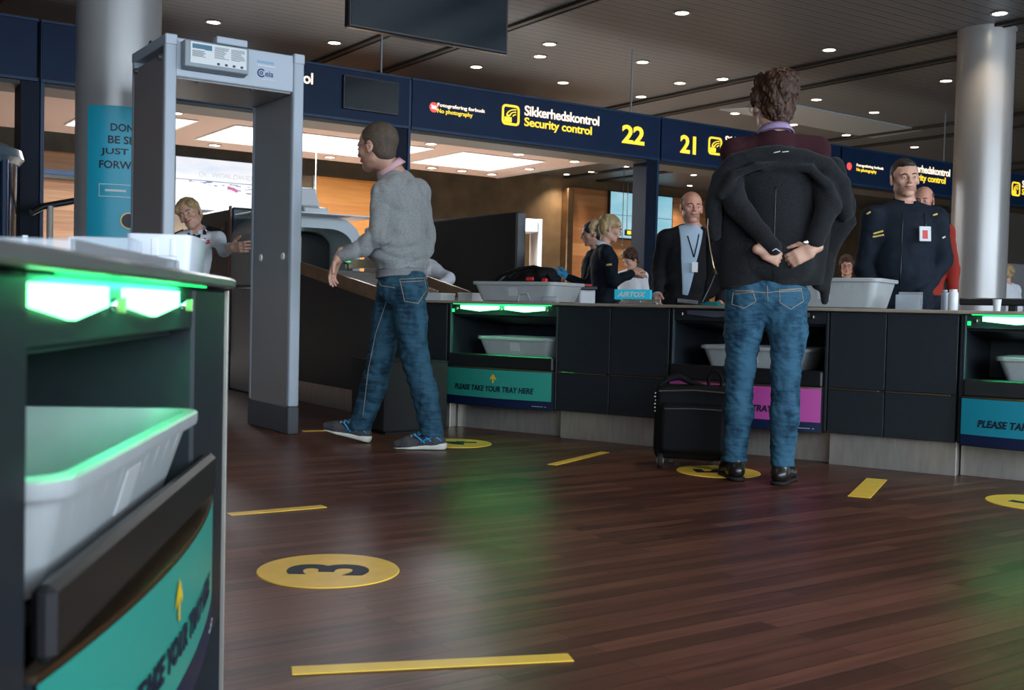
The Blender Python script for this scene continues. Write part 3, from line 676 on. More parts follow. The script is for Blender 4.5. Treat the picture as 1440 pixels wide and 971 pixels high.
for k, u0 in enumerate((-8.9, -3.9, 1.1, 2.1, 6.1, 7.05, 11.1, 12.1, 16.1, 17.1, 21.1, 22.1)):
    st('trim_%d' % (k + 1), MB().box(u0, u0 + 0.07, -4.7, 21.4, HT - 0.035, HT - 0.002, 0).box(u0 + 0.075, u0 + 0.095, -4.7, 21.4, HT - 0.045, HT - 0.002, 0), trim_dark)
gold_wall = mat('bronze_wall_panel', (0.17, 0.115, 0.065), 0.45, 0.2, var=0.25, vscale=2.5, bump=0.15, bscale=60)
oak = wood_mat('oak_wall_planks', ((0.20, 0.085, 0.035), (0.34, 0.155, 0.065), (0.50, 0.26, 0.12)), 0.30, 2.6, 0.5, bump=0.2, axes=(0, 2), mortar=(0.10, 0.045, 0.02), grain=0.6)
orange = wood_mat('warm_oak_panel', ((0.42, 0.15, 0.03), (0.60, 0.23, 0.045), (0.75, 0.33, 0.08)), 0.42, 1.6, 0.5, bump=0.1, axes=(0, 2), mortar=(0.3, 0.1, 0.02), grain=0.5)
BV = 21.4
st('wall_back', MB().box(-18, 30, BV, BV + 0.2, 0, HT, 0), gold_wall)
plain = mat('plaster_grey', (0.20, 0.20, 0.20), 0.8)
st('wall_left', MB().box(-18.2, -18, -4.8, 22, 0, HT, 0), plain)
st('wall_right', MB().box(30, 30.2, -4.8, 22, 0, HT, 0), plain)
# window wall behind the camera
m = MB(); m.box(-18, 30, WINV - 0.3, WINV - 0.1, 0, 0.95, 0).box(-18, 30, WINV - 0.3, WINV - 0.1, 3.65, HT, 0)
edges = [-18] + [e for w in WINS for e in w] + [30]
for a, b in zip(edges[0::2], edges[1::2]): m.box(a, b, WINV - 0.3, WINV - 0.1, 0.95, 3.65, 0)
st('wall_front', m, plain)
for k, (a, b) in enumerate(WINS):
    w = MB(); w.box(a, b, WINV - 0.22, WINV - 0.16, 0.95, 1.0, 0).box(a, b, WINV - 0.22, WINV - 0.16, 3.6, 3.65, 0)
    for x in (a, (a + b) / 2 - 0.03, b - 0.06): w.box(x, x + 0.06, WINV - 0.22, WINV - 0.16, 1.0, 3.6, 0)
    fo = st('window_%d' % (k + 1), w, M['navy_dark'])
    box('pane', a + 0.06, b - 0.06, WINV - 0.195, WINV - 0.188, 1.0, 3.6, M['glass'], fo, bev=0)
# timber cladding on the back wall, seen under the gantry
u0 = uvz(802, 330, BV - 0.1)[0]; u1 = uvz(1060, 330, BV - 0.1)[0]
o = st('wall_back_oak_cladding', MB().box(u0, u0 + 9.0, BV - 0.12, BV - 0.02, 0, 3.75, 0.01), oak)
st('trim_30', MB().box(u0 - 0.22, u0 - 0.02, BV - 0.25, BV - 0.02, 0, 3.7, 0.02), M['brass'])
# nearer warm panel wall left, and plain bronze wing beside it
WV = 17.6
a0 = uvz(444, 300, WV)[0]; a1 = uvz(560, 300, WV)[0]
st('wall_inner_warm_panel', MB().box(a0, a1, WV, WV + 0.15, 0, 2.98, 0.01), orange)
b0 = uvz(-60, 300, WV)[0]
st('wall_inner_bronze', MB().box(uvz(232, 300, WV)[0], a0 - 0.06, WV + 0.02, WV + 0.15, 0, 2.98, 0.01), gold_wall)
st('wall_inner_oak', MB().box(b0, uvz(231, 300, WV)[0], WV + 0.02, WV + 0.15, 0, 2.98, 0.01), oak)
st('trim_31', MB().box(a0 - 0.06, a0, WV - 0.02, WV + 0.15, 0, 2.98, 0.005), M['steel'])
# ------------------------------------------------ lowered ceiling with square light panels behind the gantry
can = mat('lowered_ceiling_paint', (0.40, 0.285, 0.24), 0.7)
CU1 = 10.4
st('ceiling_lowered', MB().box(-6, CU1, 12.75, 15.75, 3.0, 3.09, 0.01), can)
st('trim_32', MB().box(-6, CU1 + 0.03, 12.70, 12.76, 2.99, 3.07, 0.005).box(CU1, CU1 + 0.04, 12.75, 15.75, 2.99, 3.1, 0.005), mat('lowered_ceiling_edge', (0.30, 0.28, 0.27), 0.5))
ORD = ['rightmost', 'second from the right', 'third from the right', 'fourth from the right', 'fifth from the right', 'sixth from the right']
for k, (xa, xb) in enumerate(((8.30, 9.77), (4.95, 7.84), (3.25, 4.49))):
    w = xb - xa; h = w / 2 - 0.03
    t = thing('ceiling_light_panel', ('square white light panel in the lowered ceiling, right of the walking man', 'large long white light panel in the lowered ceiling behind the walking man and detector', 'small white light panel in the lowered ceiling behind the detector post')[k], 'light panel', UV((xa + xb) / 2, 14.2, 3.0), TH, 'light panels in the lowered ceiling')
    box('diffuser', -h, h, -0.75, 0.75, -0.012, -0.002, M['canopy_e'], t)
    MB().box(-h - .03, h + .03, -0.78, -0.75, -0.014, -0.001).box(-h - .03, h + .03, 0.75, 0.78, -0.014, -0.001).box(-h - .03, -h, -0.75, 0.75, -0.014, -0.001).box(h, h + .03, -0.75, 0.75, -0.014, -0.001).build('frame', M['paper'], t)
    area_light('panel_light', (0, 0, -0.03), (0, 0, 0), 2 * h, 1.5, 9 * w * CANOPY_E, (0.9, 0.95, 1.0), t)
# pale glass ceiling field at the right
t = st('trim_33', MB().prism([(P.dot(UX), P.dot(VX)) for P in (onz(1012, 153, 4), onz(1120, 146, 4), onz(1297, 182, 4), onz(1227, 193, 4))], HT - 0.02, HT - 0.004, axis='z'), mat('pale_ceiling_field', (0.40, 0.45, 0.49), 0.3))
# ------------------------------------------------ downlights
def downlight(P, label, group, strong=False, first=[]):
    if not first:
        t = thing('ceiling_downlight', label, 'downlight', P, 0, group)
        MB().lathe([(0.070, 0.0), (0.095, -0.004), (0.097, -0.010), (0.074, -0.012), (0.070, 0.0)], 28).build('trim_ring', M['lamp_ring'], t, smooth=40)
        MB().lathe([(0.0005, -0.008), (0.04, -0.0085), (0.071, -0.006), (0.071, -0.001)], 28).build('lens', M['lamp_e'], t, smooth=40)
        l = bpy.data.lights.new('downlight_beam', 'SPOT'); l.energy = DOWN_W; l.color = (1.0, 0.80, 0.58); l.spot_size = R(115); l.spot_blend = 0.8; l.shadow_soft_size = 0.06
        lo = bpy.data.objects.new('downlight_beam', l); COL.objects.link(lo); lo.parent = t; lo.location = (0, 0, -0.05)
        first.append(t)
        l2 = l.copy(); l2.energy = DOWN_W * 3.0; first.append(l2); return t
    t0 = first[0]; t = t0.copy(); COL.objects.link(t); t.location = P; _tag(t, label, 'downlight', group)
    for ch in list(t0.children):
        c = ch.copy(); COL.objects.link(c); c.parent = t
        if c.type == 'LIGHT' and strong: c.data = first[1]
    return t
NTH = ['first', 'second', 'third', 'fourth', 'fifth', 'sixth', 'seventh', 'eighth', 'ninth', 'tenth']
for (row, where, grp, z, pts) in (
    ('in the row just above the sign gantry', 'round warm ceiling downlight', 'downlights above the gantry', HT, ((4.35, 12.55), (5.87, 12.55), (7.94, 12.55), (9.43, 12.6), (10.93, 12.65), (12.97, 12.7), (14.45, 12.8), (15.95, 12.9), (17.98, 12.95), (19.5, 13.0))),
    ('in the staggered middle row', 'round warm ceiling downlight', 'downlights of the second ceiling row', HT, ((7.94, 10.9), (8.23, 11.5), (9.43, 10.9), (10.69, 11.55), (10.94, 10.97), (13.02, 11.1), (13.34, 11.75), (14.5, 11.2), (15.85, 11.85))),
    ('in the sparse row nearest the camera', 'round warm ceiling downlight', 'downlights nearest the camera', HT, ((8.2, 8.86), (10.7, 8.95), (10.76, 6.77), (13.27, 9.1))),
    ('in the far ceiling below the signs', 'small round downlight', 'downlights in the far ceiling behind the gantry', HT, ((15.89, 21.0), (16.0, 20.2), (15.97, 18.9), (17.98, 20.65), (18.05, 18.95), (19.5, 20.6), (21.5, 18.9), (23.0, 18.9))),
    ('in the lowered ceiling front row', 'round warm downlight', 'downlights in the lowered ceiling', 3.0, ((4.10, 13.1), (7.59, 13.1), (9.04, 13.1), (10.09, 13.14))),
    ('in the lowered ceiling back row', 'round warm downlight', 'downlights in the lowered ceiling', 3.0, ((5.37, 15.38), (7.15, 15.37), (8.92, 15.36), (9.47, 15.33), (10.07, 15.36), (10.1, 14.33)))):
    for k, (u, v) in enumerate(sorted(pts, key=lambda q: (lambda P: P.x / P.y)(UV(*q)))):
        downlight(UV(u, v, z), '%s, %s from left %s' % (where, NTH[k], row), grp, 'far' in grp or 'lowered' in grp)
for u in (-3, 1, 5, 9):  # out-of-view downlights, added only to light the near floor
    for v in (0.5, 4.2):
        downlight(UV(u, v, HT), 'unseen round downlight added to light the near open floor, outside the picture', 'added downlights above the open floor')
# ------------------------------------------------ sign gantry
GV = 10.38; GB = 2.69; GT = 3.19
JO = [2.05, 5.75, 9.31, 12.75, 16.2, 20.0]            # joints between the bays
def facia(u0, u1, label):
    t = thing('sign_fascia', label, 'sign', UV(u0, GV), TH)
    w = u1 - u0
    box('panel', 0.02, w - 0.02, 0, 0.28, GB, GT, M['navy'], t, bev=0.004)
    MB().box(0.01, w - 0.01, -0.012, 0.29, GT - 0.004, GT + 0.02).box(0.01, w - 0.01, -0.012, 0.03, GB - 0.025, GB + 0.004).build('edge_rail', M['navy_edge'], t)
    box('soffit_board', 0.02, w - 0.02, 0.03, 0.5, GB - 0.06, GB - 0.01, mat('soffit_dark', (0.02, 0.016, 0.012), 0.5), t)
    return t
def sx(t0, px, py=190): return uvz(px, py, GV)[0] - t0
def gate_icon(t, x0, x1, z0, z1, u):
    w = x1 - x0; h = z1 - z0; o = []
    fr = MB(); P = rrect(w, h, 0.05, 4); Q_ = rrect(w - 0.05, h - 0.05, 0.03, 4); c = ((x0 + x1) / 2, (z0 + z1) / 2)
    bm = bmesh.new(); rings = []
    for (PP, y) in ((P, 0.0), (P, -0.008), (Q_, -0.008), (Q_, 0.0)): rings.append([bm.verts.new((c[0] + a, y, c[1] + b)) for a, b in PP])
    for a, b in zip(rings, rings[1:] + rings[:1]):
        for k in range(len(a)): bm.faces.new((a[k], a[(k + 1) % len(a)], b[(k + 1) % len(a)], b[k]))
    fr.add(bm)
    cx, cz = x1 - w * 0.22, z0 + h * 0.45                                   # detector waves
    for r_ in (0.10, 0.22, 0.34):
        pts = [(cx + w * r_ * 1.5 * math.cos(a), -0.006, cz + h * r_ * 1.0 * math.sin(a)) for a in [R(88 + 9 * k) for k in range(11)]]
        fr.tube(pts, 0.008, 4)
    xb, zb = x0 + w * 0.14, z0 + h * 0.14                                   # seated bag and conveyor
    fr.box(xb, xb + w * 0.42, -0.008, 0, zb, zb + h * 0.26, 0.004).box(xb + w * .12, xb + w * .3, -0.008, 0, zb + h * .28, zb + h * .36, 0.004)
    fr.box(xb, x1 - w * 0.13, -0.008, 0, zb - 0.02, zb - 0.005, 0.001)
    return fr.build('gate_symbol', M['sign_y'], t)
def nophoto(t, u0, px):
    x = sx(u0, px); z = 2.93
    MB().lathe([(0.0005, 0), (0.055, 0)], 24, Matrix.Translation((x, -0.004, z)) @ Matrix.Rotation(R(90), 4, 'X')).build('no_photo_symbol', M['sign_r'], t)
    s = MB().box(x - 0.03, x + 0.03, -0.009, -0.005, z - 0.018, z + 0.018, 0.001).box(x - 0.045, x + 0.045, -0.011, -0.009, z - 0.004, z + 0.004, 0, Matrix.Translation((x, 0, z)) @ Matrix.Rotation(R(35), 4, 'Y') @ Matrix.Translation((-x, 0, -z)))
    s.build('camera_pictogram', M['sign_w'], t)
def lettering(t, u0, xa, xb, big=True):
    a, b = xa, xb
    text('danish_lettering', 'Sikkerhedskontrol', M['sign_w'], t, a, b, 2.985, 3.10, -0.002, bold=0.018, space=0.95)
    text('english_lettering', 'Security control', M['sign_y'], t, a, a + (b - a) * 0.9, 2.835, 2.965, -0.002, bold=0.018, space=0.95)
def small_letter(t, a, b):
    text('small_danish_lettering', 'Fotografering forbudt', M['sign_w'], t, a, b, 2.935, 2.985, -0.002, bold=0.014)
    text('small_english_lettering', 'No photography', M['sign_y'], t, a, a + (b - a) * 0.74, 2.865, 2.925, -0.002, bold=0.014)
# bay 22
for (u0, u1, num, lab) in ((JO[1], JO[2], '22', 'navy gantry sign panel reading Security control 22'), (JO[3], JO[4], '20', 'navy gantry sign panel behind the smiling officer, its number cut by the column')):
    t = facia(u0, u1, lab); d = u0 - JO[1]
    nophoto(t, u0, 609) if d == 0 else None
    if d: 
        x = 0.17
        MB().lathe([(0.0005, 0), (0.055, 0)], 24, Matrix.Translation((x, -0.004, 2.93)) @ Matrix.Rotation(R(90), 4, 'X')).build('no_photo_symbol', M['sign_r'], t)
    small_letter(t, 0.33, 0.94); gate_icon(t, 1.17, 1.41, 2.85, 3.08, u0); lettering(t, u0, 1.48, 2.57)
    text('gate_number', num, M['sign_y'], t, 2.93, 3.29, 2.825, 3.05, -0.002, bold=0.03, space=0.95)
for (u0, u1, num, lab) in ((JO[2], JO[3], '21', 'navy gantry sign panel with yellow 21 left of the jacketed traveller'), (JO[4], JO[5], '19', 'navy gantry sign panel right of the grey column at the picture edge')):
    t = facia(u0, u1, lab)
    text('gate_number', num, M['sign_y'], t, 0.33, 0.60, 2.80, 3.03, -0.002, bold=0.03, space=0.95)
    gate_icon(t, 0.82, 1.06, 2.83, 3.06, u0); lettering(t, u0, 1.12, 2.2)
t = facia(JO[0], JO[1], 'navy gantry sign panel behind the metal detector with a switched-off screen')
lettering(t, JO[0], 1.5, uvz(440, 107, GV)[0] - JO[0])
gate_icon(t, 1.18, 1.42, 2.85, 3.08, 0); text('gate_number', '23', M['sign_y'], t, 0.6, 0.95, 2.825, 3.05, -0.002, bold=0.03, space=0.95)
xs0 = 4.95 - JO[0]; xs1 = 5.59 - JO[0]
s = box('display_screen', xs0, xs1, -0.035, -0.001, 2.785, 3.13, M['blackpl'], t, bev=0.004)
box('display_glass', xs0 + 0.015, xs1 - 0.015, -0.038, -0.034, 2.80, 3.115, M['screen_off'], s, bev=0)
t = facia(-1.6, JO[0], 'plain navy gantry panel at the far left of the hall')
for u, lab in ((1.99, 'dark navy gantry post at the far left, left of the poster column'), (5.66, 'dark navy gantry post behind the man in the grey sweater'), (9.20, 'dark navy gantry post beside the bald man in a suit'),
               (12.68, 'dark navy gantry post hidden behind the jacketed traveller'), (16.1, 'dark navy gantry post behind the right column'), (-1.7, 'dark navy gantry post beyond the left picture edge')):
    if u in (12.68, -1.7, 16.1): continue
    t = thing('gantry_post', lab, 'post', UV(u, GV + 0.02), TH)
    MB().box(-0.09, 0.07, 0.0, 0.26, 0, GB + 0.02, 0.004).build('shaft', M['navy_dark'], t)
    MB().box(0.072, 0.105, -0.014, 0.26, 0, GT + 0.02, 0.003).build('edge_profile', M['navy_edge'], t)
rod_m = mat('steel_rod', (0.22, 0.23, 0.24), 0.4, 0.7)
for (px, py, lab) in ((536, 100, 'thin steel hanger rod above the gantry behind the hanging screen'), (887, 162, 'thin steel hanger rod above the number 22'), (1327, 230, 'thin steel hanger rod left of the right column')):
    u = uvz(px, py, GV + 0.1)[0]
    MB().tube([(0, 0, GT), (0, 0, HT)], 0.011, 8).lathe([(0.0005, GT + 0.035), (0.03, GT + 0.035), (0.03, GT + 0.02), (0.0005, GT + 0.02)], 12).build('hanger_rod', rod_m, None, loc=UV(u, GV + 0.1), label=lab, cat='rod', group='rods carrying the gantry')
for (px, py0, py1, Y, lab) in ((443, 190, 335, 15.5, 'slim steel rod from the lowered ceiling before the orange wall'), (876, 240, 345, 22.0, 'left slim rod hanging before the blue wall screens')):
    P = at(px, 300, Y); MB().tube([(0, 0, at(px, py1, Y).z), (0, 0, 3.0 if Y < 20 else 4.0)], 0.007, 8).lathe([(0.0005, at(px, py1, Y).z), (0.028, at(px, py1, Y).z), (0.028, at(px, py1, Y).z - 0.015), (0.0005, at(px, py1, Y).z - 0.015)], 12).build('hanging_rod', rod_m, None, loc=(P.x, P.y, 0), label=lab, cat='rod')
# ------------------------------------------------ hanging monitor
A = onz(490, 37, 2.7); B = onz(714, 77, 2.7); d = B - A; yaw = math.atan2(d.y, d.x); w = d.length
t = thing('hanging_monitor', 'large dark flat screen hanging from the ceiling, switched off', 'screen', A, yaw)
MB().box(0, w, 0, 0.07, 0, 0.80, 0.008).build('housing', M['blackpl'], t)
box('screen_glass', 0.02, w - 0.02, -0.004, 0.002, 0.02, 0.78, M['screen_off'], t, bev=0)
MB().tube([(w * 0.3, 0.035, 0.8), (w * 0.3, 0.035, 1.3)], 0.02).tube([(w * 0.7, 0.035, 0.8), (w * 0.7, 0.035, 1.3)], 0.02).build('ceiling_mount', M['blackpl'], t)
box('rear_box', w * 0.2, w * 0.8, 0.07, 0.12, 0.2, 0.6, M['blackpl'], t)
# ------------------------------------------------ columns
def column(P, r, label):
    t = thing('round_column', label, 'column', P)
    MB().lathe([(r + 0.03, 0), (r + 0.03, 0.1), (r, 0.12)], 64).build('foot_ring', M['steel'], t, smooth=30)
    MB().lathe([(r, 0.1), (r, HT)], 96).build('shaft', M['col'], t, smooth=60)
    MB().lathe([(r + 0.012, HT - 0.05), (r + 0.012, HT)], 64).build('ceiling_collar', M['col'], t, smooth=60)
    return t
colL = column((-2.72, 7.56, 0), 0.275, 'thick round grey column at the left carrying a cyan poster')
colR = column((5.21, 12.4, 0), 0.30, 'round grey column at the right behind the counter')
# cyan poster wrapped on the left column: angle 0 faces the camera
def wrap(cx, r, ang0):
    def f(x, y, z):
        a = ang0 + x / r; rr = r + 0.003 - y
        return (rr * math.sin(a), -rr * math.cos(a), z)
    return f
f = wrap(0, 0.275, R(31))
ph, pt, pb = 0.26, at(160, 148, 7.28).z, 0.95
cols_ = 24; m = MB(); m.grid([[f(-ph + 2 * ph * i / cols_, 0.0, z) for z in (pb, pt)] for i in range(cols_ + 1)])
po = m.build('poster', M['poster'], colL, smooth=60, fix=False, label='cyan poster wrapped around the column')
zt = at(170, 173, 7.28).z; lh = 0.079
for k, (ln, hw) in enumerate((("DON'T", 0.10), ('BE SHY', 0.115), ('JUST GO', 0.16), ('FORWARD', 0.17))):
    z1 = zt - k * 0.082
    o = text('poster_lettering', ln, M['ink'], colL, -hw - 0.0, hw, z1 - 0.052, z1, -0.002, fn=f, bold=0.02, depth=0.001); o.parent = po
m = MB(); z1 = at(170, 259, 7.28).z; z0 = at(170, 277, 7.28).z
for (xa, xb, za, zb) in ((-0.17, 0.17, z1 - 0.004, z1), (-0.17, 0.17, z0, z0 + 0.004), (-0.17, -0.166, z0, z1), (0.166, 0.17, z0, z1)):
    m.grid([[f(xa + (xb - xa) * i / 10, -0.004, z) for z in (za, zb)] for i in range(11)])
o = m.build('poster_frame_line', M['paper'], colL, fix=False); o.parent = po
m = MB(); zz = (z0 + z1) / 2; m.grid([[f(-0.13 + 0.13 * i / 8, -0.003, z) for z in (zz - 0.007, zz + 0.007)] for i in range(9)]); o = m.build('poster_small_print', M['paper'], colL, fix=False); o.parent = po
zc = at(178, 310, 7.28).z; m = MB(); m.grid([[f(0.055 * q * math.cos(a) + 0.02, -0.003, zc + 0.055 * q * math.sin(a)) for q in (0.01, 1.0)] for a in [2 * math.pi * i / 24 for i in range(25)]])
o = m.build('poster_round_badge', M['ink'], colL, fix=False); o.parent = po
m = MB(); m.grid([[f(0.055 * q * math.cos(a) + 0.02, -0.005, zc + 0.055 * q * math.sin(a)) for q in (0.86, 1.0)] for a in [2 * math.pi * i / 24 for i in range(25)]])
o = m.build('badge_ring', M['sticker'], colL, fix=False); o.parent = po
# ================================================================== FLOOR MARKINGS
def floor_disc(px, py, rad, num, yaw, label, glyph='3'):
    P = onz(px, py, 0.0); t = thing('floor_sticker', label, 'sticker', (P.x, P.y, 0.0), yaw)
    MB().lathe([(0.0005, 0.003), (rad - 0.002, 0.003), (rad, 0.0)], 64).build('disc', M['sticker'], t, smooth=30)
    me = text_mesh(glyph, bold=0.03, extrude=0.0005, res=8); co = np.array([v.co[:] for v in me.vertices]); lo = co.min(0); hi = co.max(0); c = (lo + hi) / 2; h_ = hi[1] - lo[1]
    for v in me.vertices: v.co = ((v.co.x - c[0]) / h_ * rad * 1.15, (v.co.y - c[1]) / h_ * rad * 1.15, 0.0033 + (0.0005 if v.co.z > 0 else 0))
    link('printed_number', me, M['ink'], t); return t
floor_disc(462, 803, 0.207, '3', R(92), 'yellow floor circle with number 3, nearest on the open floor')
floor_disc(641, 624, 0.205, '4', R(92), 'yellow floor circle beside the walking man and the teal tray bay', glyph='4')
floor_disc(1010, 664, 0.205, '5', R(92), 'yellow floor circle under the suitcase and the leather shoes', glyph='5')
floor_disc(1458, 708, 0.205, '6', R(92), 'yellow floor circle at the right picture edge', glyph='6')
def floor_strip(p0, p1, w, label):
    A = onz(*p0); B = onz(*p1); d = B - A; 
    MB().box(0, d.length, -w / 2, w / 2, 0, 0.003, 0.001).build('floor_tape', M['sticker'], None, loc=(A.x, A.y, 0), rotz=math.atan2(d.y, d.x), label=label, cat='tape')
floor_strip((410, 945), (803, 926), 0.052, 'long yellow floor strip nearest the camera')
floor_strip((322, 724.5), (456, 713), 0.052, 'yellow floor strip beside the left counter end')
floor_strip((776, 654.5), (851, 636.5), 0.052, 'yellow floor strip before the steel base, between man and suitcase')
floor_strip((1208, 700), (1233, 674.5), 0.095, 'short yellow floor strip right of the leather shoes')
floor_strip((425, 607), (470, 606), 0.05, 'small yellow floor strip end behind the lifted running shoe')
# ================================================================== TRAY COUNTERS
BO = Vector((-0.259, 6.999, 0)); BA = math.atan2(-0.55, 0.835)       # far row: front line and direction
NO = Vector((-0.422, 0.906, 0)); NA = math.atan2(0.9942, -0.1075)    # near counter
BD = Vector((0.835, -0.55, 0)); BN = Vector((0.55, 0.835, 0))
TZ = 0.805
def tray(w, d, h, label, loc, rotz, group=None, tilt=None):
    t = thing('security_tray', label, 'tray', loc, rotz, group)
    if tilt: t.rotation_euler = (tilt[0], tilt[1], rotz)
    def ring(f_, z, r=0.05): return [(x, y, z) for x, y in rrect(w * f_[0], d * f_[1], r, 5)]
    a = (1, 1); bx = 1 - 0.17; by = 1 - 0.20
    rings = [ring((bx - 0.04, by - 0.05), 0.0, 0.03), ring((bx, by), 0.006, 0.035), ring((0.945, 0.93), h - 0.025, 0.045), ring((0.95, 0.935), h - 0.02), ring((0.995, 0.992), h - 0.020), ring((1, 1), h - 0.014), ring((1, 1), h - 0.003),
             ring((0.99, 0.985), h), ring((0.945, 0.925), h), ring((0.93, 0.905), h - 0.012), ring((bx - 0.02, by - 0.03), 0.012, 0.03), ring((bx - 0.06, by - 0.07), 0.007, 0.03)]
    m = MB(); m.add(loft(rings))
    for x in [-w * 0.36 + w * 0.72 * k / 8 for k in range(9)]:
        if abs(x) < w * 0.06: continue
        m.tube([(x * 0.92, -d * (by - 0.01) / 2, 0.012), (x, -d * 0.928 / 2, h - 0.026)], 0.0022, 4)
    m.build('tub', M['tray'], t, smooth=35)
    q = math.atan2(d * (0.93 - by) / 2, h - 0.03)
    m = MB(); m.box(-0.035, 0.035, -0.002, 0.0, -h * 0.22, h * 0.22, 0.0008, Matrix.Translation((0, -d * (by + 0.93) / 4 - 0.002, h * 0.5)) @ Matrix.Rotation(q, 4, 'X'))
    m.build('label_plate', mat('tray_label', (0.55, 0.56, 0.56), 0.35), t)
    return t
def tray_unit(label, org, rotz, x0, x1, ox0, ox1, ban, state, txt=None, bulge=0.05, depth=0.66, ban_out=0.03, bx=None, words='PLEASE TAKE YOUR TRAY HERE', dz=0.0, lip1=None):
    """counter unit with an open tray bay; local x along the front, y into the unit"""
    t = thing('tray_counter', label, 'counter', org, rotz); P = M['panel']
    box('side_panel', x0, ox0, 0, depth, 0.17, TZ - 0.002, P, t, bev=0.006)
    box('side_panel', ox1, x1, 0, depth, 0.17, TZ - 0.002, P, t, bev=0.006)
    if state != 'near': box('edge_strip', ox0 - 0.004, ox0 + 0.003, -0.006, 0.02, 0.41, TZ - 0.003, M['panel_edge'], t, bev=0.001)
    box('header_panel', ox0 + 0.001, ox1 - 0.001, 0.004, 0.022, 0.735, TZ - 0.002, P, t, bev=0.002)
    box('back_panel', ox0 + 0.001, ox1 - 0.001, depth - 0.02, depth, 0.17, TZ - 0.002, P, t)
    MB().box(ox0, ox1, 0.03, 0.40, -0.008, 0.008, 0.002, Matrix.Translation((0, 0.01, 0.735)) @ Matrix.Rotation(R(-7), 4, 'X')).build('bay_ceiling', P, t)
    box('shelf', ox0 + 0.001, ox1 - 0.001, 0.03, depth - 0.02, 0.455, 0.475, P, t)
    MB().box(ox0 + 0.002, (lip1 or ox1) - 0.002, -0.024, -0.001 if lip1 else 0.03, 0.405 + dz * 1.4, 0.49 + dz, 0.008).build('front_lip', M['blackpl'], t)
    ow = ox1 - ox0; aw = ow * 0.375; gap = ow * 0.055; ax = ox0 + ow * (0.095 if state != 'near' else 0.04)
    m = M['green_e'] if state != 'off' else M['green_off']
    if state == 'near': spans = [(0.078, 0.335), (0.425, 0.745)]; locks = [0.375, 0.80]
    else: spans = [(ax, ax + aw), (ax + aw + gap, ax + 2 * aw + gap)]; locks = [ax - gap * 0.55, ax + aw + gap * 0.5, ax + 2 * aw + gap * 1.5]
    for (a, b) in spans:
        MB().prism([(a, 0.7935), (b, 0.7935), (b, 0.7715), ((a + b) / 2, 0.7575), (a, 0.7715)], -0.004, 0.006).build('arrow_light', m, t)
    for x in locks:
        k = MB().lathe([(0.0005, 0.010), (0.006, 0.010), (0.0075, 0.007), (0.0075, 0.0)], 20, Matrix.Translation((x, 0.006, 0.773)) @ Matrix.Rotation(R(90), 4, 'X')).build('key_lock', M['chrome'], t, smooth=40)
        MB().box(x - 0.0012, x + 0.0012, -0.014, -0.003, 0.764, 0.782, 0.0005).build('key', M['brass'], k)
    if state != 'off':
        xa = ox0 + 0.02 if state == 'near' else ox0 + 0.03
        box('led_strip', xa, ox1 - 0.02, -0.022, -0.016, 0.8015 if state == 'near' else 0.7995, 0.8038, M['green_led'], t, bev=0)
        area_light('arrow_glow', ((ox0 + ox1) / 2, -0.016, 0.797), (R(32), 0, 0), ow * 0.8, 0.01, 1.3 if state != 'near' else 0.9, (0.05, 1.0, 0.35), t)
        area_light('bay_glow', ((ox0 + ox1) / 2, 0.10, 0.72), (0, 0, 0), ow * 0.7, 0.1, 0.4 if state != 'near' else 2.4, (0.03, 1.0, 0.48), t)
        if state != 'near': box('status_light', ox0 + 0.008, ox0 + 0.022, -0.003, 0.004, 0.75, 0.77, M['green_led'], t, bev=0)
    b0, b1 = bx or (ox0, ox1); xc = (b0 + b1) / 2; hw = (b1 - b0) / 2
    def f(x, y, z): return (x, y - ban_out - bulge * (1 - ((x - xc) / hw) ** 2), z)
    n = 28; xs = [b0 + (b1 - b0) * i / n for i in range(n + 1)]
    pts = [(x, f(x, 0, 0)[1] + 0.004) for x in xs] + [(b1, 0.02), (b0, 0.02)]
    MB().prism(pts, 0.165 + dz, 0.398 + dz, axis='z').build('lower_front', P, t)
    pts = [(x, f(x, 0, 0)[1]) for x in xs] + [(b1, 0.01), (b0, 0.01)]
    MB().prism(pts, 0.398 + dz, 0.405 + dz, axis='z').build('edge_trim', M['brass'], t)
    m = MB(); m.grid([[f(x, -0.001, z) for z in (0.222 + dz, 0.397 + dz)] for x in xs]); bo = m.build('banner', ban, t, smooth=60, fix=False)
    m = MB(); m.grid([[f(x, -0.0015, z) for z in (0.172 + dz, 0.222 + dz)] for x in xs]); bn = m.build('banner_foot_strip', M['banner_navy'], t, smooth=60, fix=False); bn.parent = bo
    m = MB(); ac = (0, 0); s_ = 1.0
    ap = [(-0.006, 0), (-0.006, 0.032), (-0.020, 0.020), (-0.024, 0.028), (0, 0.058), (0.024, 0.028), (0.020, 0.020), (0.006, 0.032), (0.006, 0)]
    bm = bmesh.new(); vs = [bm.verts.new(f(xc + a, -0.0035, 0.316 + dz + b)) for a, b in ap]
    for tri in ((0, 1, 7, 8), (1, 2, 3, 4), (7, 1, 4), (7, 4, 5, 6)): bm.faces.new([vs[i] for i in tri])
    m.add(bm); ar = m.build('banner_arrow', M['yellow'], t); ar.parent = bo
    te = text('banner_lettering', words, M['ink'], t, xc - hw * 0.80, xc + hw * 0.72, 0.262 + dz, 0.298 + dz, -0.003, fn=f, bold=0.03, shear=0.18, space=1.03, depth=0.001); te.parent = bo
    te = text('banner_small_logo', '\u2014\u2014 \u25ba'.replace('\u25ba', '-'), M['paper'], t, b1 - 0.12, b1 - 0.03, 0.187 + dz, 0.190 + dz, -0.003, fn=f, depth=0.001); te.parent = bo
    box('steel_base', x0 + 0.002, x1 - 0.002, 0.12, depth - 0.02, 0.0, 0.172, M['steel'], t, bev=0.002)
    return t
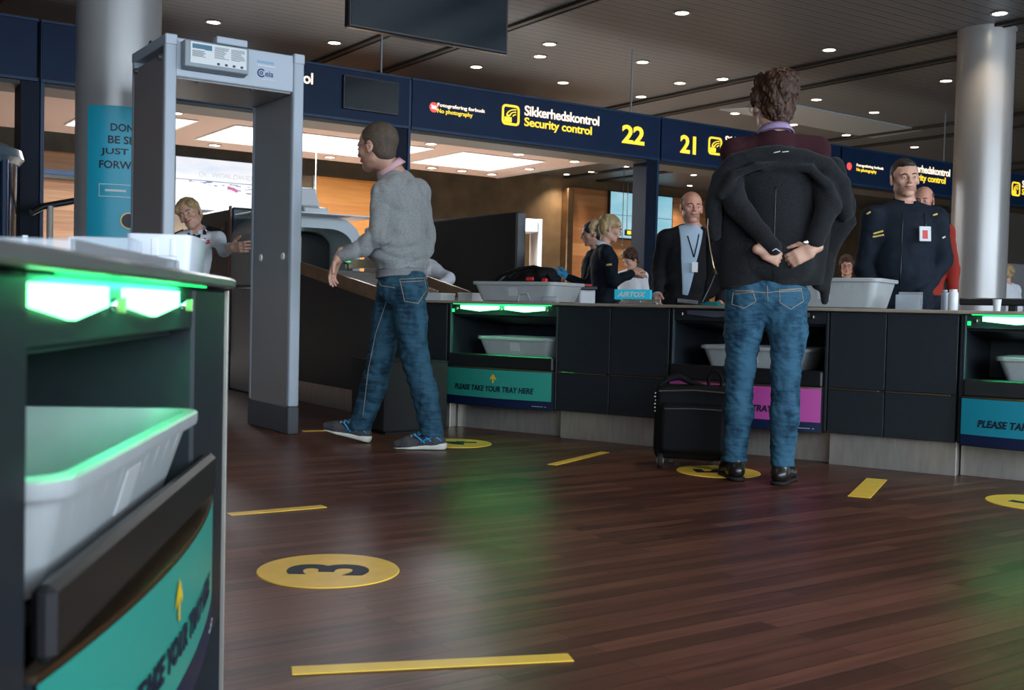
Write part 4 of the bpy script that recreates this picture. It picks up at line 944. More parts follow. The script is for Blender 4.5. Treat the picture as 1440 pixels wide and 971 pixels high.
def blank_unit(label, org, rotz, x0, x1, seam=None, depth=0.66):
    t = thing('closed_counter', label, 'counter', org, rotz); P = M['panel']
    s = [x0] + ([seam] if seam else []) + [x1]
    box('carcass', x0 + 0.003, x1 - 0.003, 0.012, depth, 0.17, TZ - 0.003, P, t)
    for a, b in zip(s, s[1:]):
        box('upper_panel', a + 0.0025, b - 0.0025, -0.004, 0.014, 0.408, TZ - 0.003, P, t)
        box('lower_panel', a + 0.0025, b - 0.0025, -0.004, 0.014, 0.172, 0.398, P, t)
        box('edge_trim', a + 0.004, b - 0.03, -0.008, 0.01, 0.399, 0.406, M['brass'], t, bev=0.001)
    box('steel_base', x0 + 0.002, x1 - 0.002, 0.05, depth - 0.02, 0.0, 0.172, M['steel'], t)
    return t
blank_unit('dark closed counter piece between the sloping conveyor and the teal tray bay', BO, BA, -0.645, -0.19, depth=0.28)
tray_unit('dark counter with a green lit tray bay above a teal banner', BO, BA, -0.185, 0.637, -0.1625, 0.622, M['teal'], 'on')
blank_unit('dark closed counter between the teal and the pink banner bays', BO, BA, 0.641, 1.378, 1.0)
tray_unit('dark counter with an unlit tray bay above a pink banner', BO, BA, 1.382, 2.285, 1.40, 2.265, M['pink'], 'off')
blank_unit('dark closed counter between the pink and the blue banner bays', BO, BA, 2.289, 2.925, 2.58)
tray_unit('dark counter with a green lit tray bay above a blue banner at the right edge', BO, BA, 2.929, 3.78, 2.955, 3.755, M['blue'], 'on')
blank_unit('dark closed counter beyond the blue banner bay', BO, BA, 3.784, 4.5)
# one continuous worktop on the far row
MB().box(-0.62, 4.5, -0.03, 0.70, TZ, TZ + 0.017, 0.003).build('worktop', M['top'], None, loc=BO, rotz=BA, label='long beige edged worktop running over the far row of tray counters', cat='worktop')
def bp(x, y, z): return BO + BD * x + BN * y + Vector((0, 0, z))
tray(0.58, 0.42, 0.125, 'grey tray waiting in the bay above the teal banner', bp(0.28, 0.26, 0.476), BA, 'waiting trays in the counter bays')
tray(0.62, 0.42, 0.125, 'grey tray waiting in the unlit bay above the pink banner', bp(1.84, 0.26, 0.476), BA, 'waiting trays in the counter bays')
tray(0.60, 0.42, 0.125, 'grey tray waiting in the bay above the blue banner', bp(3.38, 0.26, 0.476), BA, 'waiting trays in the counter bays')
# near counter
nc = tray_unit('large blurred dark counter nearest the camera with green arrows and a teal banner', NO, NA, -0.75, 1.215, 0.075, 0.895, M['teal'], 'near', bulge=0.032, ban_out=0.006, bx=(0.085, 1.065), depth=0.7, dz=0.03, lip1=0.99)
MB().prism([(1.215, 0.0), (1.262, 0.012), (1.285, 0.045), (1.29, 0.10), (1.29, 0.7), (1.215, 0.7)], 0.0, TZ - 0.003, axis='z').build('end_panel', M['panel'], nc, smooth=40)
MB().box(1.236, 1.243, -0.004, 0.02, 0.0, TZ - 0.004, 0.001).box(1.292, 1.297, 0.10, 0.16, 0.0, TZ - 0.004, 0.001).build('end_trim', M['steel'], nc)
pts = [(-0.85, -0.035), (-0.3, -0.035), (0.2, -0.035), (0.7, -0.033), (1.1, -0.03), (1.22, -0.02), (1.29, 0.01), (1.325, 0.06), (1.33, 0.12), (1.33, 0.74), (-0.85, 0.74)]
MB().prism(pts, TZ, TZ + 0.018, axis='z', bev=0.004).build('worktop', mat('near_worktop_edge', (0.16, 0.165, 0.16), 0.28, 0.4), nc, smooth=40)
ND = Vector((-0.1075, 0.9942, 0)); NN = Vector((-0.9942, -0.1075, 0))
def npnt(x, y, z): return NO + ND * x + NN * y + Vector((0, 0, z))
tray(0.74, 0.48, 0.135, 'big grey tray in the bay of the nearest counter, lit green', npnt(0.47, 0.215, 0.476), NA)
# on the near worktop
t = thing('acrylic_box', 'low clear acrylic box lying on the nearest worktop', 'box', npnt(0.62, 0.13, TZ + 0.0185), NA)
MB().box(-0.30, 0.30, -0.10, -0.096, 0, 0.022, 0.001).box(-0.30, 0.30, 0.096, 0.10, 0, 0.030, 0.001).box(-0.30, -0.296, -0.096, 0.096, 0, 0.022, 0.001).box(0.296, 0.30, -0.096, 0.096, 0, 0.030, 0.001).build('clear_walls', M['acrylic'], t)
box('base_tray', -0.295, 0.295, -0.095, 0.095, 0.0, 0.006, M['white_pl'], t)
t = thing('acrylic_screen', 'clear acrylic flap standing between the boxes on the nearest worktop', 'screen', npnt(1.0, 0.13, TZ + 0.0185), NA)
MB().box(0.0, 0.10, 0, 0.004, 0, 0.062, 0.001).box(0.0, 0.004, 0, 0.10, 0, 0.062, 0.001).build('flap', M['acrylic'], t)
t = thing('white_plastic_bin', 'white translucent plastic bin standing at the end of the nearest worktop', 'bin', npnt(1.225, 0.11, TZ + 0.0185), NA)
MB().add(loft([[(x, y, z) for x, y in rrect(w_, d_, 0.012, 3)] for w_, d_, z in ((0.16, 0.105, 0.0), (0.165, 0.11, 0.004), (0.17, 0.118, 0.076), (0.167, 0.115, 0.078), (0.158, 0.10, 0.006))])).build('tub', M['acrylic_w'], t, smooth=30)
MB().box(-0.086, -0.082, 0.0, 0.012, 0.0, 0.07, 0.001).box(-0.086, -0.082, -0.03, -0.022, 0.0, 0.07, 0.001).build('ribs', M['white_pl'], t)
# ================================================================== LANE CONVEYOR (left of the far row, rising towards the scanner)
LA = math.atan2(-0.839, 0.545); LO = Vector((-0.815, 7.367, 0)); LDir = Vector((0.545, -0.839, 0)); LN = Vector((0.839, 0.545, 0))
t = thing('inclined_conveyor', 'sloping roller conveyor with bronze side rails on a dark base', 'conveyor', LO, LA)
def slope(x): return 0.805 + 0.148 * max(0, -x - 0.10) if x > -1.6 else 1.027
prof = [(0.0, 0.17), (0.0, TZ), (-0.10, TZ), (-1.6, 1.027), (-2.2, 1.027), (-2.2, 0.17)]
MB().prism(prof, 0.0, 0.02, bev=0.002).build('side_skirt', M['panel'], t)
MB().prism(prof, 0.64, 0.66, bev=0.002).build('side_skirt', M['panel'], t)
pr2 = [(0.02, TZ + 0.018), (-0.12, TZ + 0.018), (-1.6, 1.027 + 0.012), (-2.2, 1.027 + 0.012)]
rail = [(a, b) for a, b in pr2] + [(a, b + 0.075) for a, b in pr2[::-1]]
rail[-1] = (0.02, TZ + 0.03); 
MB().prism(rail, -0.022, 0.0, bev=0.002).prism([(a, b - 0.02) for a, b in pr2] + [(a, b) for a, b in pr2[::-1]], -0.022, 0.02, bev=0.001).build('near_side_rail', M['brass'], t)
MB().prism([(a, b + (0.05 if b > 0.9 else 0)) for a, b in rail], 0.66, 0.682, bev=0.002).build('far_side_rail', M['brass'], t)
m = MB()
for k in range(40):
    x = -0.06 - k * 0.078
    if x > -2.15: m.tube([(x, 0.022, slope(x) + 0.004), (x, 0.638, slope(x) + 0.004)], 0.024, 10)
m.build('rollers', M['steel'], t, smooth=40)
box('steel_base', -2.18, -0.02, 0.05, 0.62, 0.0, 0.172, M['steel'], t)
def lp(x, y, z): return LO + LDir * x + LN * y + Vector((0, 0, z))
# green status lamp and clutter on the conveyor
t = thing('status_lamp', 'small green lit indicator on the conveyor near the grey sleeve', 'lamp', at(489, 369, 7.65), LA)
box('lens', -0.02, 0.02, -0.012, 0.012, 0, 0.034, M['green_led'], t)
MB().tube([(0, 0, 0), (0, 0, -0.06)], 0.008).box(-0.03, 0.03, -0.02, 0.02, -0.012, 0, 0.002).build('stalk', M['blackpl'], t)
# ------------------------------------------------ x-ray scanner hood at the top of the conveyor
t = thing('baggage_scanner', 'light grey arched baggage scanner exit above the conveyor behind the detector', 'scanner', lp(-2.25, 0.02, 0), LA)
W_ = 0.90
def arch(x, z0, w0, w1, h, n=8):
    P = [(x, w0, z0), (x, w0, z0 + h * 0.7)] + [(x, w0 + (w1 - w0) * 0.28 * (1 - math.cos(R(90) * k / n)), z0 + h * 0.7 + h * 0.3 * math.sin(R(90) * k / n)) for k in range(1, n + 1)]
    P += [(x, w1 - (w1 - w0) * 0.28 * (1 - math.cos(R(90) * k / n)), z0 + h * 0.7 + h * 0.3 * math.sin(R(90) * k / n)) for k in range(n, 0, -1)] + [(x, w1, z0 + h * 0.7), (x, w1, z0)]
    return P
o_ = arch(0.0, 0.93, -0.12, W_ - 0.1, 0.60); i_ = arch(0.0, 0.93, -0.05, W_ - 0.17, 0.50); 
bm = bmesh.new(); A_ = [bm.verts.new((0.0,) + p[1:]) for p in o_]; B_ = [bm.verts.new((0.0,) + p[1:]) for p in i_]; C_ = [bm.verts.new((-0.7,) + p[1:]) for p in o_]; D_ = [bm.verts.new((-0.7,) + p[1:]) for p in i_]
for k in range(len(o_) - 1):
    bm.faces.new((A_[k], A_[k + 1], B_[k + 1], B_[k])); bm.faces.new((A_[k], C_[k], C_[k + 1], A_[k + 1])); bm.faces.new((B_[k], B_[k + 1], D_[k + 1], D_[k]))
MB().add(bm).build('arched_shell', mat('scanner_light_grey', (0.38, 0.43, 0.46), 0.35), t, smooth=40)
box('tunnel_base', -0.7, -0.02, -0.12, W_ - 0.1, 0.0, 0.92, mat('scanner_cabinet_grey', (0.22, 0.25, 0.27), 0.4), t, bev=0.02)
cb_ = box('cabinet', -1.75, -0.7, -0.12, W_ - 0.1, 0.0, 1.62, mat('scanner_cabinet_dark', (0.035, 0.055, 0.075), 0.4), t, bev=0.02)
MB().box(-0.74, -0.70, -0.135, -0.118, 0.3, 1.63, 0.004).box(-1.76, -1.72, -0.135, -0.118, 0.3, 1.63, 0.004).build('cabinet_edge', mat('brown_edge', (0.20, 0.09, 0.06), 0.4), cb_)
nt_ = box('notice_plate', -1.15, -0.86, -0.126, -0.119, 1.20, 1.50, mat('notice_brown', (0.09, 0.05, 0.03), 0.5), cb_, bev=0)
m = MB()
for k in range(5): m.box(-1.12, -0.90 - 0.02 * (k % 2), -0.129, -0.126, 1.25 + 0.045 * k, 1.262 + 0.045 * k, 0)
m.build('notice_lines', M['brass'], nt_)
box('lead_curtain', -0.5, -0.48, -0.04, W_ - 0.18, 1.0, 1.40, M['rubber'], t)
box('tunnel_light', -0.48, -0.47, 0.36, 0.44, 1.06, 1.38, mat('tunnel_light_lens', (0.8, 0.95, 0.9), 0.4, emit=(0.8, 1.0, 0.9), estr=1.2), t, bev=0)
MB().box(-0.5, 0.25, -0.16, W_ - 0.04, 1.53, 1.542, 0.003).build('top_flap', M['white_pl'], t)
t = thing('control_monitor', 'white desk monitor standing on top of the baggage scanner', 'monitor', lp(-2.45, 0.25, 1.5425), LA)
MB().prism([(-0.22, 0.0), (0.32, 0.0), (0.30, 0.05), (0.12, 0.08), (0.02, 0.24), (-0.12, 0.26), (-0.22, 0.26)], 0.0, 0.22, bev=0.008).build('housing', M['white_pl'], t)
box('screen_face', -0.20, -0.02, -0.004, 0.001, 0.05, 0.22, mat('monitor_screen', (0.25, 0.4, 0.5), 0.2), t, bev=0)
# ================================================================== WALK-THROUGH METAL DETECTOR
t = thing('metal_detector', 'tall grey walk-through metal detector gate left of the walking man', 'metal detector', (-1.934, 6.085, 0), TH)
DW, DD, DH = 0.815, 0.65, 2.245
def side_panel(x0, x1, nm):
    o = MB().box(x0, x1, 0.03, DD - 0.03, 0.0, DH - 0.10, 0.006).build(nm, M['detpanel'], t)
    MB().box(x0 - 0.004, x1 + 0.004, 0.0, DD, 0.0, 0.165, 0.006).build('kick_plate', M['detdark'], t)
    for y in (0.0, DD - 0.05):
        MB().box(x0 - 0.002, x1 + 0.002, y, y + 0.05, 0.165, DH - 0.05, 0.012, seg=3).build('edge_post', M['detgrey'], t, smooth=50)
    return o
side_panel(0.0, 0.062, 'left_side_panel'); side_panel(DW - 0.062, DW, 'right_side_panel')
for x in (-0.003, DW - 0.065): box('end_cap', x, x + 0.068, -0.004, DD + 0.004, DH - 0.06, DH, M['detgrey'], t, bev=0.006)
box('cross_beam', 0.06, DW - 0.06, 0.012, DD - 0.012, DH - 0.225, DH - 0.012, M['detgrey'], t, bev=0.006)
box('beam_underside', 0.07, DW - 0.07, 0.03, DD - 0.03, DH - 0.235, DH - 0.224, M['detpanel'], t, bev=0.002)
for x in (0.20, 0.52): MB().lathe([(0.0005, -0.006), (0.010, -0.006), (0.011, 0)], 14, Matrix.Translation((x, 0.07, DH - 0.235))).build('screw', M['detdark'], t)
m = MB()
cu = MB().prism([(0.0, -0.02), (0.075, -0.02), (0.075, -0.165), (0.012, -0.175), (0.0, -0.15)], 0.085, 0.45, mtx=Matrix.Translation((0, 0, 0)), bev=0.004)
bmesh.ops.transform(cu.bm, matrix=Matrix(((0, 1, 0, 0), (-1, 0, 0, 0.085 - 0.075), (0, 0, 1, DH - 0.012), (0, 0, 0, 1))), verts=cu.bm.verts)
cub = cu.build('control_box', mat('control_box_grey', (0.24, 0.28, 0.31), 0.4), t)
box('instruction_sheet', 0.115, 0.435, -0.069, -0.0655, DH - 0.155, DH - 0.040, M['paper'], cub, bev=0)
m = MB(); m.box(0.125, 0.235, -0.0705, -0.069, DH - 0.075, DH - 0.05, 0).box(0.195, 0.235, -0.0707, -0.069, DH - 0.078, DH - 0.058, 0)
m.build('sheet_blue_block', mat('printed_blue', (0.05, 0.16, 0.24), 0.5), cub)
m = MB(); random.seed(4)
for r_ in range(6):
    z = DH - 0.088 - r_ * 0.006
    m.box(0.125, 0.125 + random.uniform(0.06, 0.10), -0.0705, -0.069, z, z + 0.0022, 0)
for c_ in (0.25, 0.345):
    for r_ in range(10):
        z = DH - 0.055 - r_ * 0.0065; m.box(c_, c_ + random.uniform(0.05, 0.085), -0.0705, -0.069, z, z + 0.002, 0)
for k in range(4): m.box(0.265 + 0.045 * k, 0.28 + 0.045 * k, -0.0705, -0.069, DH - 0.150, DH - 0.138, 0)
m.build('sheet_small_print', M['ink'], cub)
box('top_bracket', 0.27, 0.45, -0.045, 0.02, DH - 0.022, DH + 0.018, M['detgrey'], t, bev=0.005)
text('logo_lettering', 'eia', mat('logo_blue', (0.02, 0.05, 0.22), 0.4), t, 0.578, 0.628, DH - 0.157, DH - 0.125, 0.0105, bold=0.02, depth=0.001)
m = MB(); cx_, cz_ = 0.555, DH - 0.140
m.tube([(cx_ + 0.021 * math.cos(a), 0.010, cz_ + 0.021 * math.sin(a)) for a in [R(40 + 14 * k) for k in range(21)]], 0.004, 6)
m.tube([(cx_ + 0.008 * math.cos(a), 0.010, cz_ + 0.008 * math.sin(a)) for a in [R(30 * k) for k in range(13)]], 0.003, 6)
m.build('logo_letter_c', MATS['logo_blue'], t)
box('blue_print_line', 0.53, 0.63, 0.0095, 0.0115, DH - 0.084, DH - 0.070, mat('pale_print_blue', (0.22, 0.34, 0.50), 0.4), t, bev=0)
box('white_line', 0.53, 0.64, 0.0095, 0.011, DH - 0.100, DH - 0.095, M['paper'], t, bev=0); box('white_line', 0.56, 0.64, 0.0095, 0.011, DH - 0.175, DH - 0.173, M['paper'], t, bev=0)
for (y) in (0.12, 0.47):
    MB().lathe([(0.0005, 0.008), (0.020, 0.008), (0.023, 0.0)], 20, Matrix.Translation((DW - 0.062, y, 1.06)) @ Matrix.Rotation(R(-90), 4, 'Y')).build('round_cap', M['white_pl'], t, smooth=30)
for y, z in ((0.08, DH - 0.12), (0.55, DH - 0.12)):
    MB().lathe([(0.0005, 0.018), (0.014, 0.018), (0.018, 0.0)], 16, Matrix.Translation((0.0, y, z)) @ Matrix.Rotation(R(-90), 4, 'Y')).build('hinge_bolt', M['detdark'], t, smooth=30)
MB().tube([(0.03, DD * 0.6 + 0.03 * math.cos(a), DH + 0.03 * math.sin(a)) for a in [R(18 * k) for k in range(11)]], 0.005, 6).build('lifting_ring', M['detdark'], t, smooth=60)
# ------------------------------------------------ upholstered stool
t = thing('pouf', 'charcoal upholstered cube pouf behind the walking man', 'pouf', (-0.76, 6.60, 0), TH)
MB().box(0, 0.45, 0, 0.45, 0.012, 0.445, 0.022, seg=3).build('upholstery', M['fabric_dark'], t, smooth=50)
m = MB()
for (a, b) in (((0.004, 0.004, 0.44), (0.446, 0.004, 0.44)), ((0.004, 0.004, 0.44), (0.004, 0.446, 0.44)), ((0.004, 0.004, 0.03), (0.004, 0.004, 0.44))): m.tube([a, b], 0.004, 6)
m.build('piping', M['fabric_dark'], t)
MB().box(0.03, 0.42, 0.03, 0.42, 0, 0.014, 0).build('plinth', M['rubber'], t)
# ------------------------------------------------ trolley case
P = onz(925, 664); SA = R(-8)
t = thing('suitcase', 'black soft trolley case standing at the feet of the jacketed traveller', 'suitcase', (0.72, 5.50, 0), SA)
S = SDF(0.006); b_ = t.location; Qm = Matrix.Rotation(SA, 3, 'Z')
def q(x, y, z): return b_ + Qm @ Vector((x, y, z))
S.box(q(0.19, 0.12, 0.225), (0.19, 0.12, 0.185), Qm, 0.035).box(q(0.19, 0.0, 0.20), (0.165, 0.03, 0.125), Qm, 0.03, 0.02)
S.noise(0.004, (14, 14, 14), 3); o = S.mesh('body', M['black'], t); 
# the body mesh is in world axes: turn it back into the case's own frame
for v_ in o.data.vertices: v_.co = Qm.transposed() @ v_.co
m = MB(); m.tube([(0.02, -0.002, 0.385), (0.19, -0.012, 0.395), (0.36, -0.002, 0.385)], 0.004).tube([(0.05, -0.032, 0.30), (0.19, -0.035, 0.305), (0.33, -0.032, 0.30)], 0.003); m.build('zip', mat('zip_grey', (0.08, 0.08, 0.085), 0.3), t)
MB().tube([(0.02, 0.02, 0.41), (0.07, 0.06, 0.445), (0.12, 0.10, 0.455), (0.19, 0.12, 0.42), (0.26, 0.10, 0.41)], [0.006, 0.016, 0.018, 0.014, 0.006], 8).build('top_flap', M['black'], t, smooth=60)
MB().tube([(0.27, 0.12, 0.40), (0.265, 0.12, 0.45), (0.285, 0.12, 0.485), (0.315, 0.12, 0.485), (0.335, 0.12, 0.45), (0.33, 0.12, 0.40)], 0.009, 8).build('carry_handle', M['black'], t, smooth=60)
for x in (0.035, 0.345):
    w = MB().lathe([(0.0005, -0.014), (0.032, -0.014), (0.036, -0.008), (0.036, 0.008), (0.032, 0.014), (0.0005, 0.014)], 22, Matrix.Translation((x, 0.0, 0.036)) @ Matrix.Rotation(R(90), 4, 'Y')).build('wheel', M['rubber'], t, smooth=40)
    MB().lathe([(0.0005, -0.017), (0.014, -0.017), (0.016, 0.017), (0.0005, 0.017)], 14, Matrix.Translation((x, 0.0, 0.036)) @ Matrix.Rotation(R(90), 4, 'Y')).build('hub', M['steel'], w, smooth=40)
m = MB()
for x in (0.09, 0.29): m.box(x - 0.015, x + 0.015, 0.19, 0.22, 0.0, 0.05, 0.003)
m.build('foot', M['blackpl'], t)
m = MB(); random.seed(9)
for k in range(6): m.box(-0.004 + random.uniform(0, .006), 0.006, 0.01, 0.03, 0.28 + k * 0.018, 0.287 + k * 0.018, 0.001)
m.build('zip_pulls', M['steel'], t)
# ------------------------------------------------ things on the far worktop
WZ = TZ + 0.0175
def wtop(px, back):       # point on the worktop seen at px, 'back' metres behind the front edge
    d = ray(px, 430); n = BN; o = BO + BN * back; tt = (o.dot(n)) / (d.dot(n)); P = d * tt; return Vector((P.x, P.y, WZ))
P = wtop(743, 0.22)
t = tray(0.62, 0.42, 0.125, 'grey tray with a black bag on the worktop above the teal bay', P, BA, None)
tb = thing('black_bag', 'black shoulder bag with red tabs lying in the tray on the worktop', 'bag', (P.x, P.y, WZ + 0.008), BA)
S = SDF(0.006); c = Vector((P.x, P.y, WZ)); Qm = Matrix.Rotation(BA, 3, 'Z')
def q(x, y, z): return c + Qm @ Vector((x, y, z))
S.ell(q(-0.02, 0, 0.115), (0.20, 0.14, 0.085), Qm, 0.03).ell(q(0.08, -0.01, 0.155), (0.14, 0.12, 0.065), Qm, 0.03).box(q(0, 0, 0.06), (0.19, 0.12, 0.045), Qm, 0.03, 0.03)
S.noise(0.007, (30, 30, 40), 4, True); o = S.mesh('body', M['black'], tb)
for v_ in o.data.vertices: v_.co = Qm.transposed() @ v_.co
MB().tube([(-0.22, -0.10, 0.10), (-0.14, -0.12, 0.155), (-0.02, -0.09, 0.20), (0.07, -0.06, 0.215), (0.15, -0.07, 0.20), (0.22, -0.09, 0.13)], 0.011, 8).tube([(-0.1, 0.0, 0.19), (0.0, -0.02, 0.215), (0.12, 0.0, 0.20)], 0.008, 6).build('strap', M['black'], tb, smooth=60)
MB().box(0.06, 0.115, -0.135, -0.122, 0.125, 0.147, 0.003).build('red_tab', M['red'], tb)
MB().box(0.17, 0.205, -0.125, -0.10, 0.09, 0.14, 0.004).build('red_tab', M['red'], tb)
P = wtop(752, 0.03)
t = thing('acrylic_clip', 'clear acrylic clip on the worktop edge before the bag tray', 'clip', P, BA)
MB().box(-0.13, 0.16, -0.01, 0.03, 0.0, 0.006, 0.001).tube([(-0.13, 0.01, 0.008), (-0.12, 0.01, 0.045), (-0.06, 0.01, 0.05), (-0.04, 0.01, 0.008)], 0.005, 6).box(0.05, 0.16, 0.0, 0.012, 0.004, 0.035, 0.004).build('clip_body', M['acrylic'], t)
P = wtop(1192, 0.30)
t = tray(0.60, 0.42, 0.16, 'empty grey tray on the worktop between jacketed traveller and officer', wtop(1172, 0.30), BA + R(0), None)
# small white trays and papers left of the bag
for k, (px, bk, w_, d_, h_, lab) in enumerate(((612, 0.35, 0.22, 0.16, 0.05, 'small white paper box on the worktop behind the grey sweater'), (662, 0.42, 0.12, 0.14, 0.055, 'small white box on the worktop left of the bag tray'))):
    t = thing('white_box', lab, 'box', wtop(px, bk), BA)
    MB().box(-w_ / 2, w_ / 2, -d_ / 2, d_ / 2, 0, h_, 0.003).build('carton', M['paper'], t); MB().box(-w_ / 2 - 0.002, w_ / 2 + 0.002, -d_ / 2 - 0.002, d_ / 2 + 0.002, h_ - 0.012, h_ + 0.002, 0.002).build('lid', M['white_pl'], t)
t = thing('acrylic_holder', 'low clear plastic holder on the worktop by the officer', 'holder', wtop(1278, 0.12), BA)
MB().box(-0.06, 0.06, -0.03, -0.027, 0, 0.075, 0.001).box(-0.06, 0.06, 0.03, 0.033, 0, 0.09, 0.001).box(-0.06, -0.057, -0.03, 0.03, 0, 0.075, 0.001).box(0.057, 0.06, -0.03, 0.03, 0, 0.075, 0.001).build('clear_walls', M['acrylic'], t)
box('card_stack', -0.05, 0.05, -0.02, 0.02, 0, 0.035, M['shirt_b'], t)
t = thing('white_canister', 'white plastic canister on the worktop below the right column', 'canister', wtop(1340, 0.10), BA)
MB().lathe([(0.0005, 0), (0.022, 0), (0.024, 0.004), (0.024, 0.085), (0.020, 0.092), (0.0005, 0.094)], 24).build('body', M['white_pl'], t, smooth=40)
MB().lathe([(0.019, 0.092), (0.019, 0.104), (0.0005, 0.105)], 20).build('cap', M['white_pl'], t, smooth=40)
t = thing('grey_canister', 'grey plastic canister left of the white one on the worktop', 'canister', wtop(1328, 0.16), BA)
MB().lathe([(0.0005, 0), (0.016, 0), (0.017, 0.003), (0.017, 0.09), (0.0005, 0.095)], 20).build('body', M['detgrey'], t, smooth=40); MB().lathe([(0.013, 0.094), (0.013, 0.102), (0.0005, 0.103)], 16).build('cap', M['detgrey'], t, smooth=40)
t = thing('white_cup', 'small white cup at the right end of the worktop', 'cup', wtop(1402, 0.12), BA)
MB().lathe([(0.0005, 0), (0.016, 0), (0.020, 0.055), (0.018, 0.055), (0.014, 0.004), (0.0005, 0.003)], 20).build('cup_body', M['white_pl'], t, smooth=40); MB().lathe([(0.0205, 0.054), (0.0215, 0.056), (0.0205, 0.058)], 20).build('rim', M['white_pl'], t, smooth=40)
# teal shoe-brand lightbox sign and steel bracket on the worktop
P = wtop(890, 0.40)
t = thing('desk_sign', 'teal plastic sign with white letters on the worktop before the bald man', 'sign', P, BA + R(14))
MB().box(-0.115, 0.115, -0.02, 0.02, 0.028, 0.092, 0.004).build('sign_panel', M['ledblue'], t)
MB().box(-0.10, -0.08, -0.015, 0.015, 0, 0.03).box(0.08, 0.10, -0.015, 0.015, 0, 0.03).build('sign_feet', M['blackpl'], t)
text('sign_lettering', 'AIRTOX', M['paper'], t, -0.095, 0.085, 0.045, 0.078, -0.0215, bold=0.04, shear=0.3, depth=0.001)
t = thing('steel_bracket', 'low steel bracket screwed on the worktop in front of the teal sign', 'bracket', wtop(900, 0.10), BA)
MB().box(-0.13, 0.12, -0.02, 0.03, 0, 0.012, 0.002).box(-0.13, 0.12, 0.025, 0.03, 0.01, 0.03, 0.001).build('plate', M['steel'], t)
m = MB()
for x in (-0.11, 0.0, 0.10): m.lathe([(0.0005, 0.018), (0.006, 0.018), (0.007, 0.012)], 12, Matrix.Translation((x, 0, 0)))
m.build('screw_heads', M['chrome'], t)
t = thing('teal_cloth', 'teal folded cloth on the worktop beside the open jacket', 'cloth', wtop(1000, 0.15), BA)
MB().box(-0.05, 0.06, -0.04, 0.04, 0, 0.012, 0.005, seg=2).box(-0.04, 0.05, -0.035, 0.03, 0.011, 0.022, 0.005, seg=2).build('folded_cloth', mat('teal_cloth_fabric', (0.01, 0.22, 0.25), 0.8), t, smooth=50)
t = thing('black_rail', 'black horizontal belt rail behind the worktop below the right column', 'rail', wtop(1350, 0.76), BA)
MB().box(0, 1.6, -0.03, 0.03, 0.035, 0.075, 0.006).build('rail_bar', M['blackpl'], t)
for x in (0.25, 1.35): box('rail_post', x, x + 0.04, -0.02, 0.02, -WZ, 0.036, M['blackpl'], t)
# ================================================================== BACKGROUND EQUIPMENT
def dir_(a): return Vector((math.cos(a), math.sin(a), 0))
VA = TH + R(90)
t = thing('privacy_partition', 'long dark upholstered partition behind the conveyor right of the grey sweater', 'partition', (0.10, 10.5, 0), VA)
MB().box(0, 3.2, 0, 0.09, 0.12, 1.70, 0.035, seg=3).build('padded_panel', mat('partition_fabric', (0.014, 0.012, 0.011), 0.85, bump=0.3, bscale=150), t, smooth=50)
MB().box(-0.004, 0.03, -0.004, 0.094, 0.12, 1.69, 0.006).build('edge_profile', M['blackpl'], t)
m = MB()
for x in (0.15, 1.6, 3.0): m.box(x, x + 0.05, 0.02, 0.07, 0, 0.13, 0.004).box(x - 0.02, x + 0.07, -0.15, 0.24, 0, 0.015, 0.003)
m.build('foot', M['blackpl'], t)
P = at(763, 400, 17.4)
t = thing('metal_detector', 'small distant grey metal detector gate right of the dark partition', 'metal detector', (P.x - 0.70, P.y - 0.1, 0), R(14))
box('left_side_panel', 0, 0.06, 0.03, 0.52, 0, 2.1, M['detpanel'], t); box('right_side_panel', 0.64, 0.70, 0.03, 0.52, 0, 2.1, M['detpanel'], t)
for x in (-0.002, 0.638):
    for y in (0, 0.50): box('edge_post', x, x + 0.064, y, y + 0.05, 0, 2.2, M['detgrey'], t, bev=0.01)
box('cross_beam', 0.06, 0.64, 0.01, 0.54, 2.0, 2.2, M['detgrey'], t); box('control_box', 0.34, 0.6, -0.04, 0.012, 2.0, 2.18, M['white_pl'], t)
box('kick_plate', 0.636, 0.704, -0.002, 0.56, 0, 0.16, M['detdark'], t)
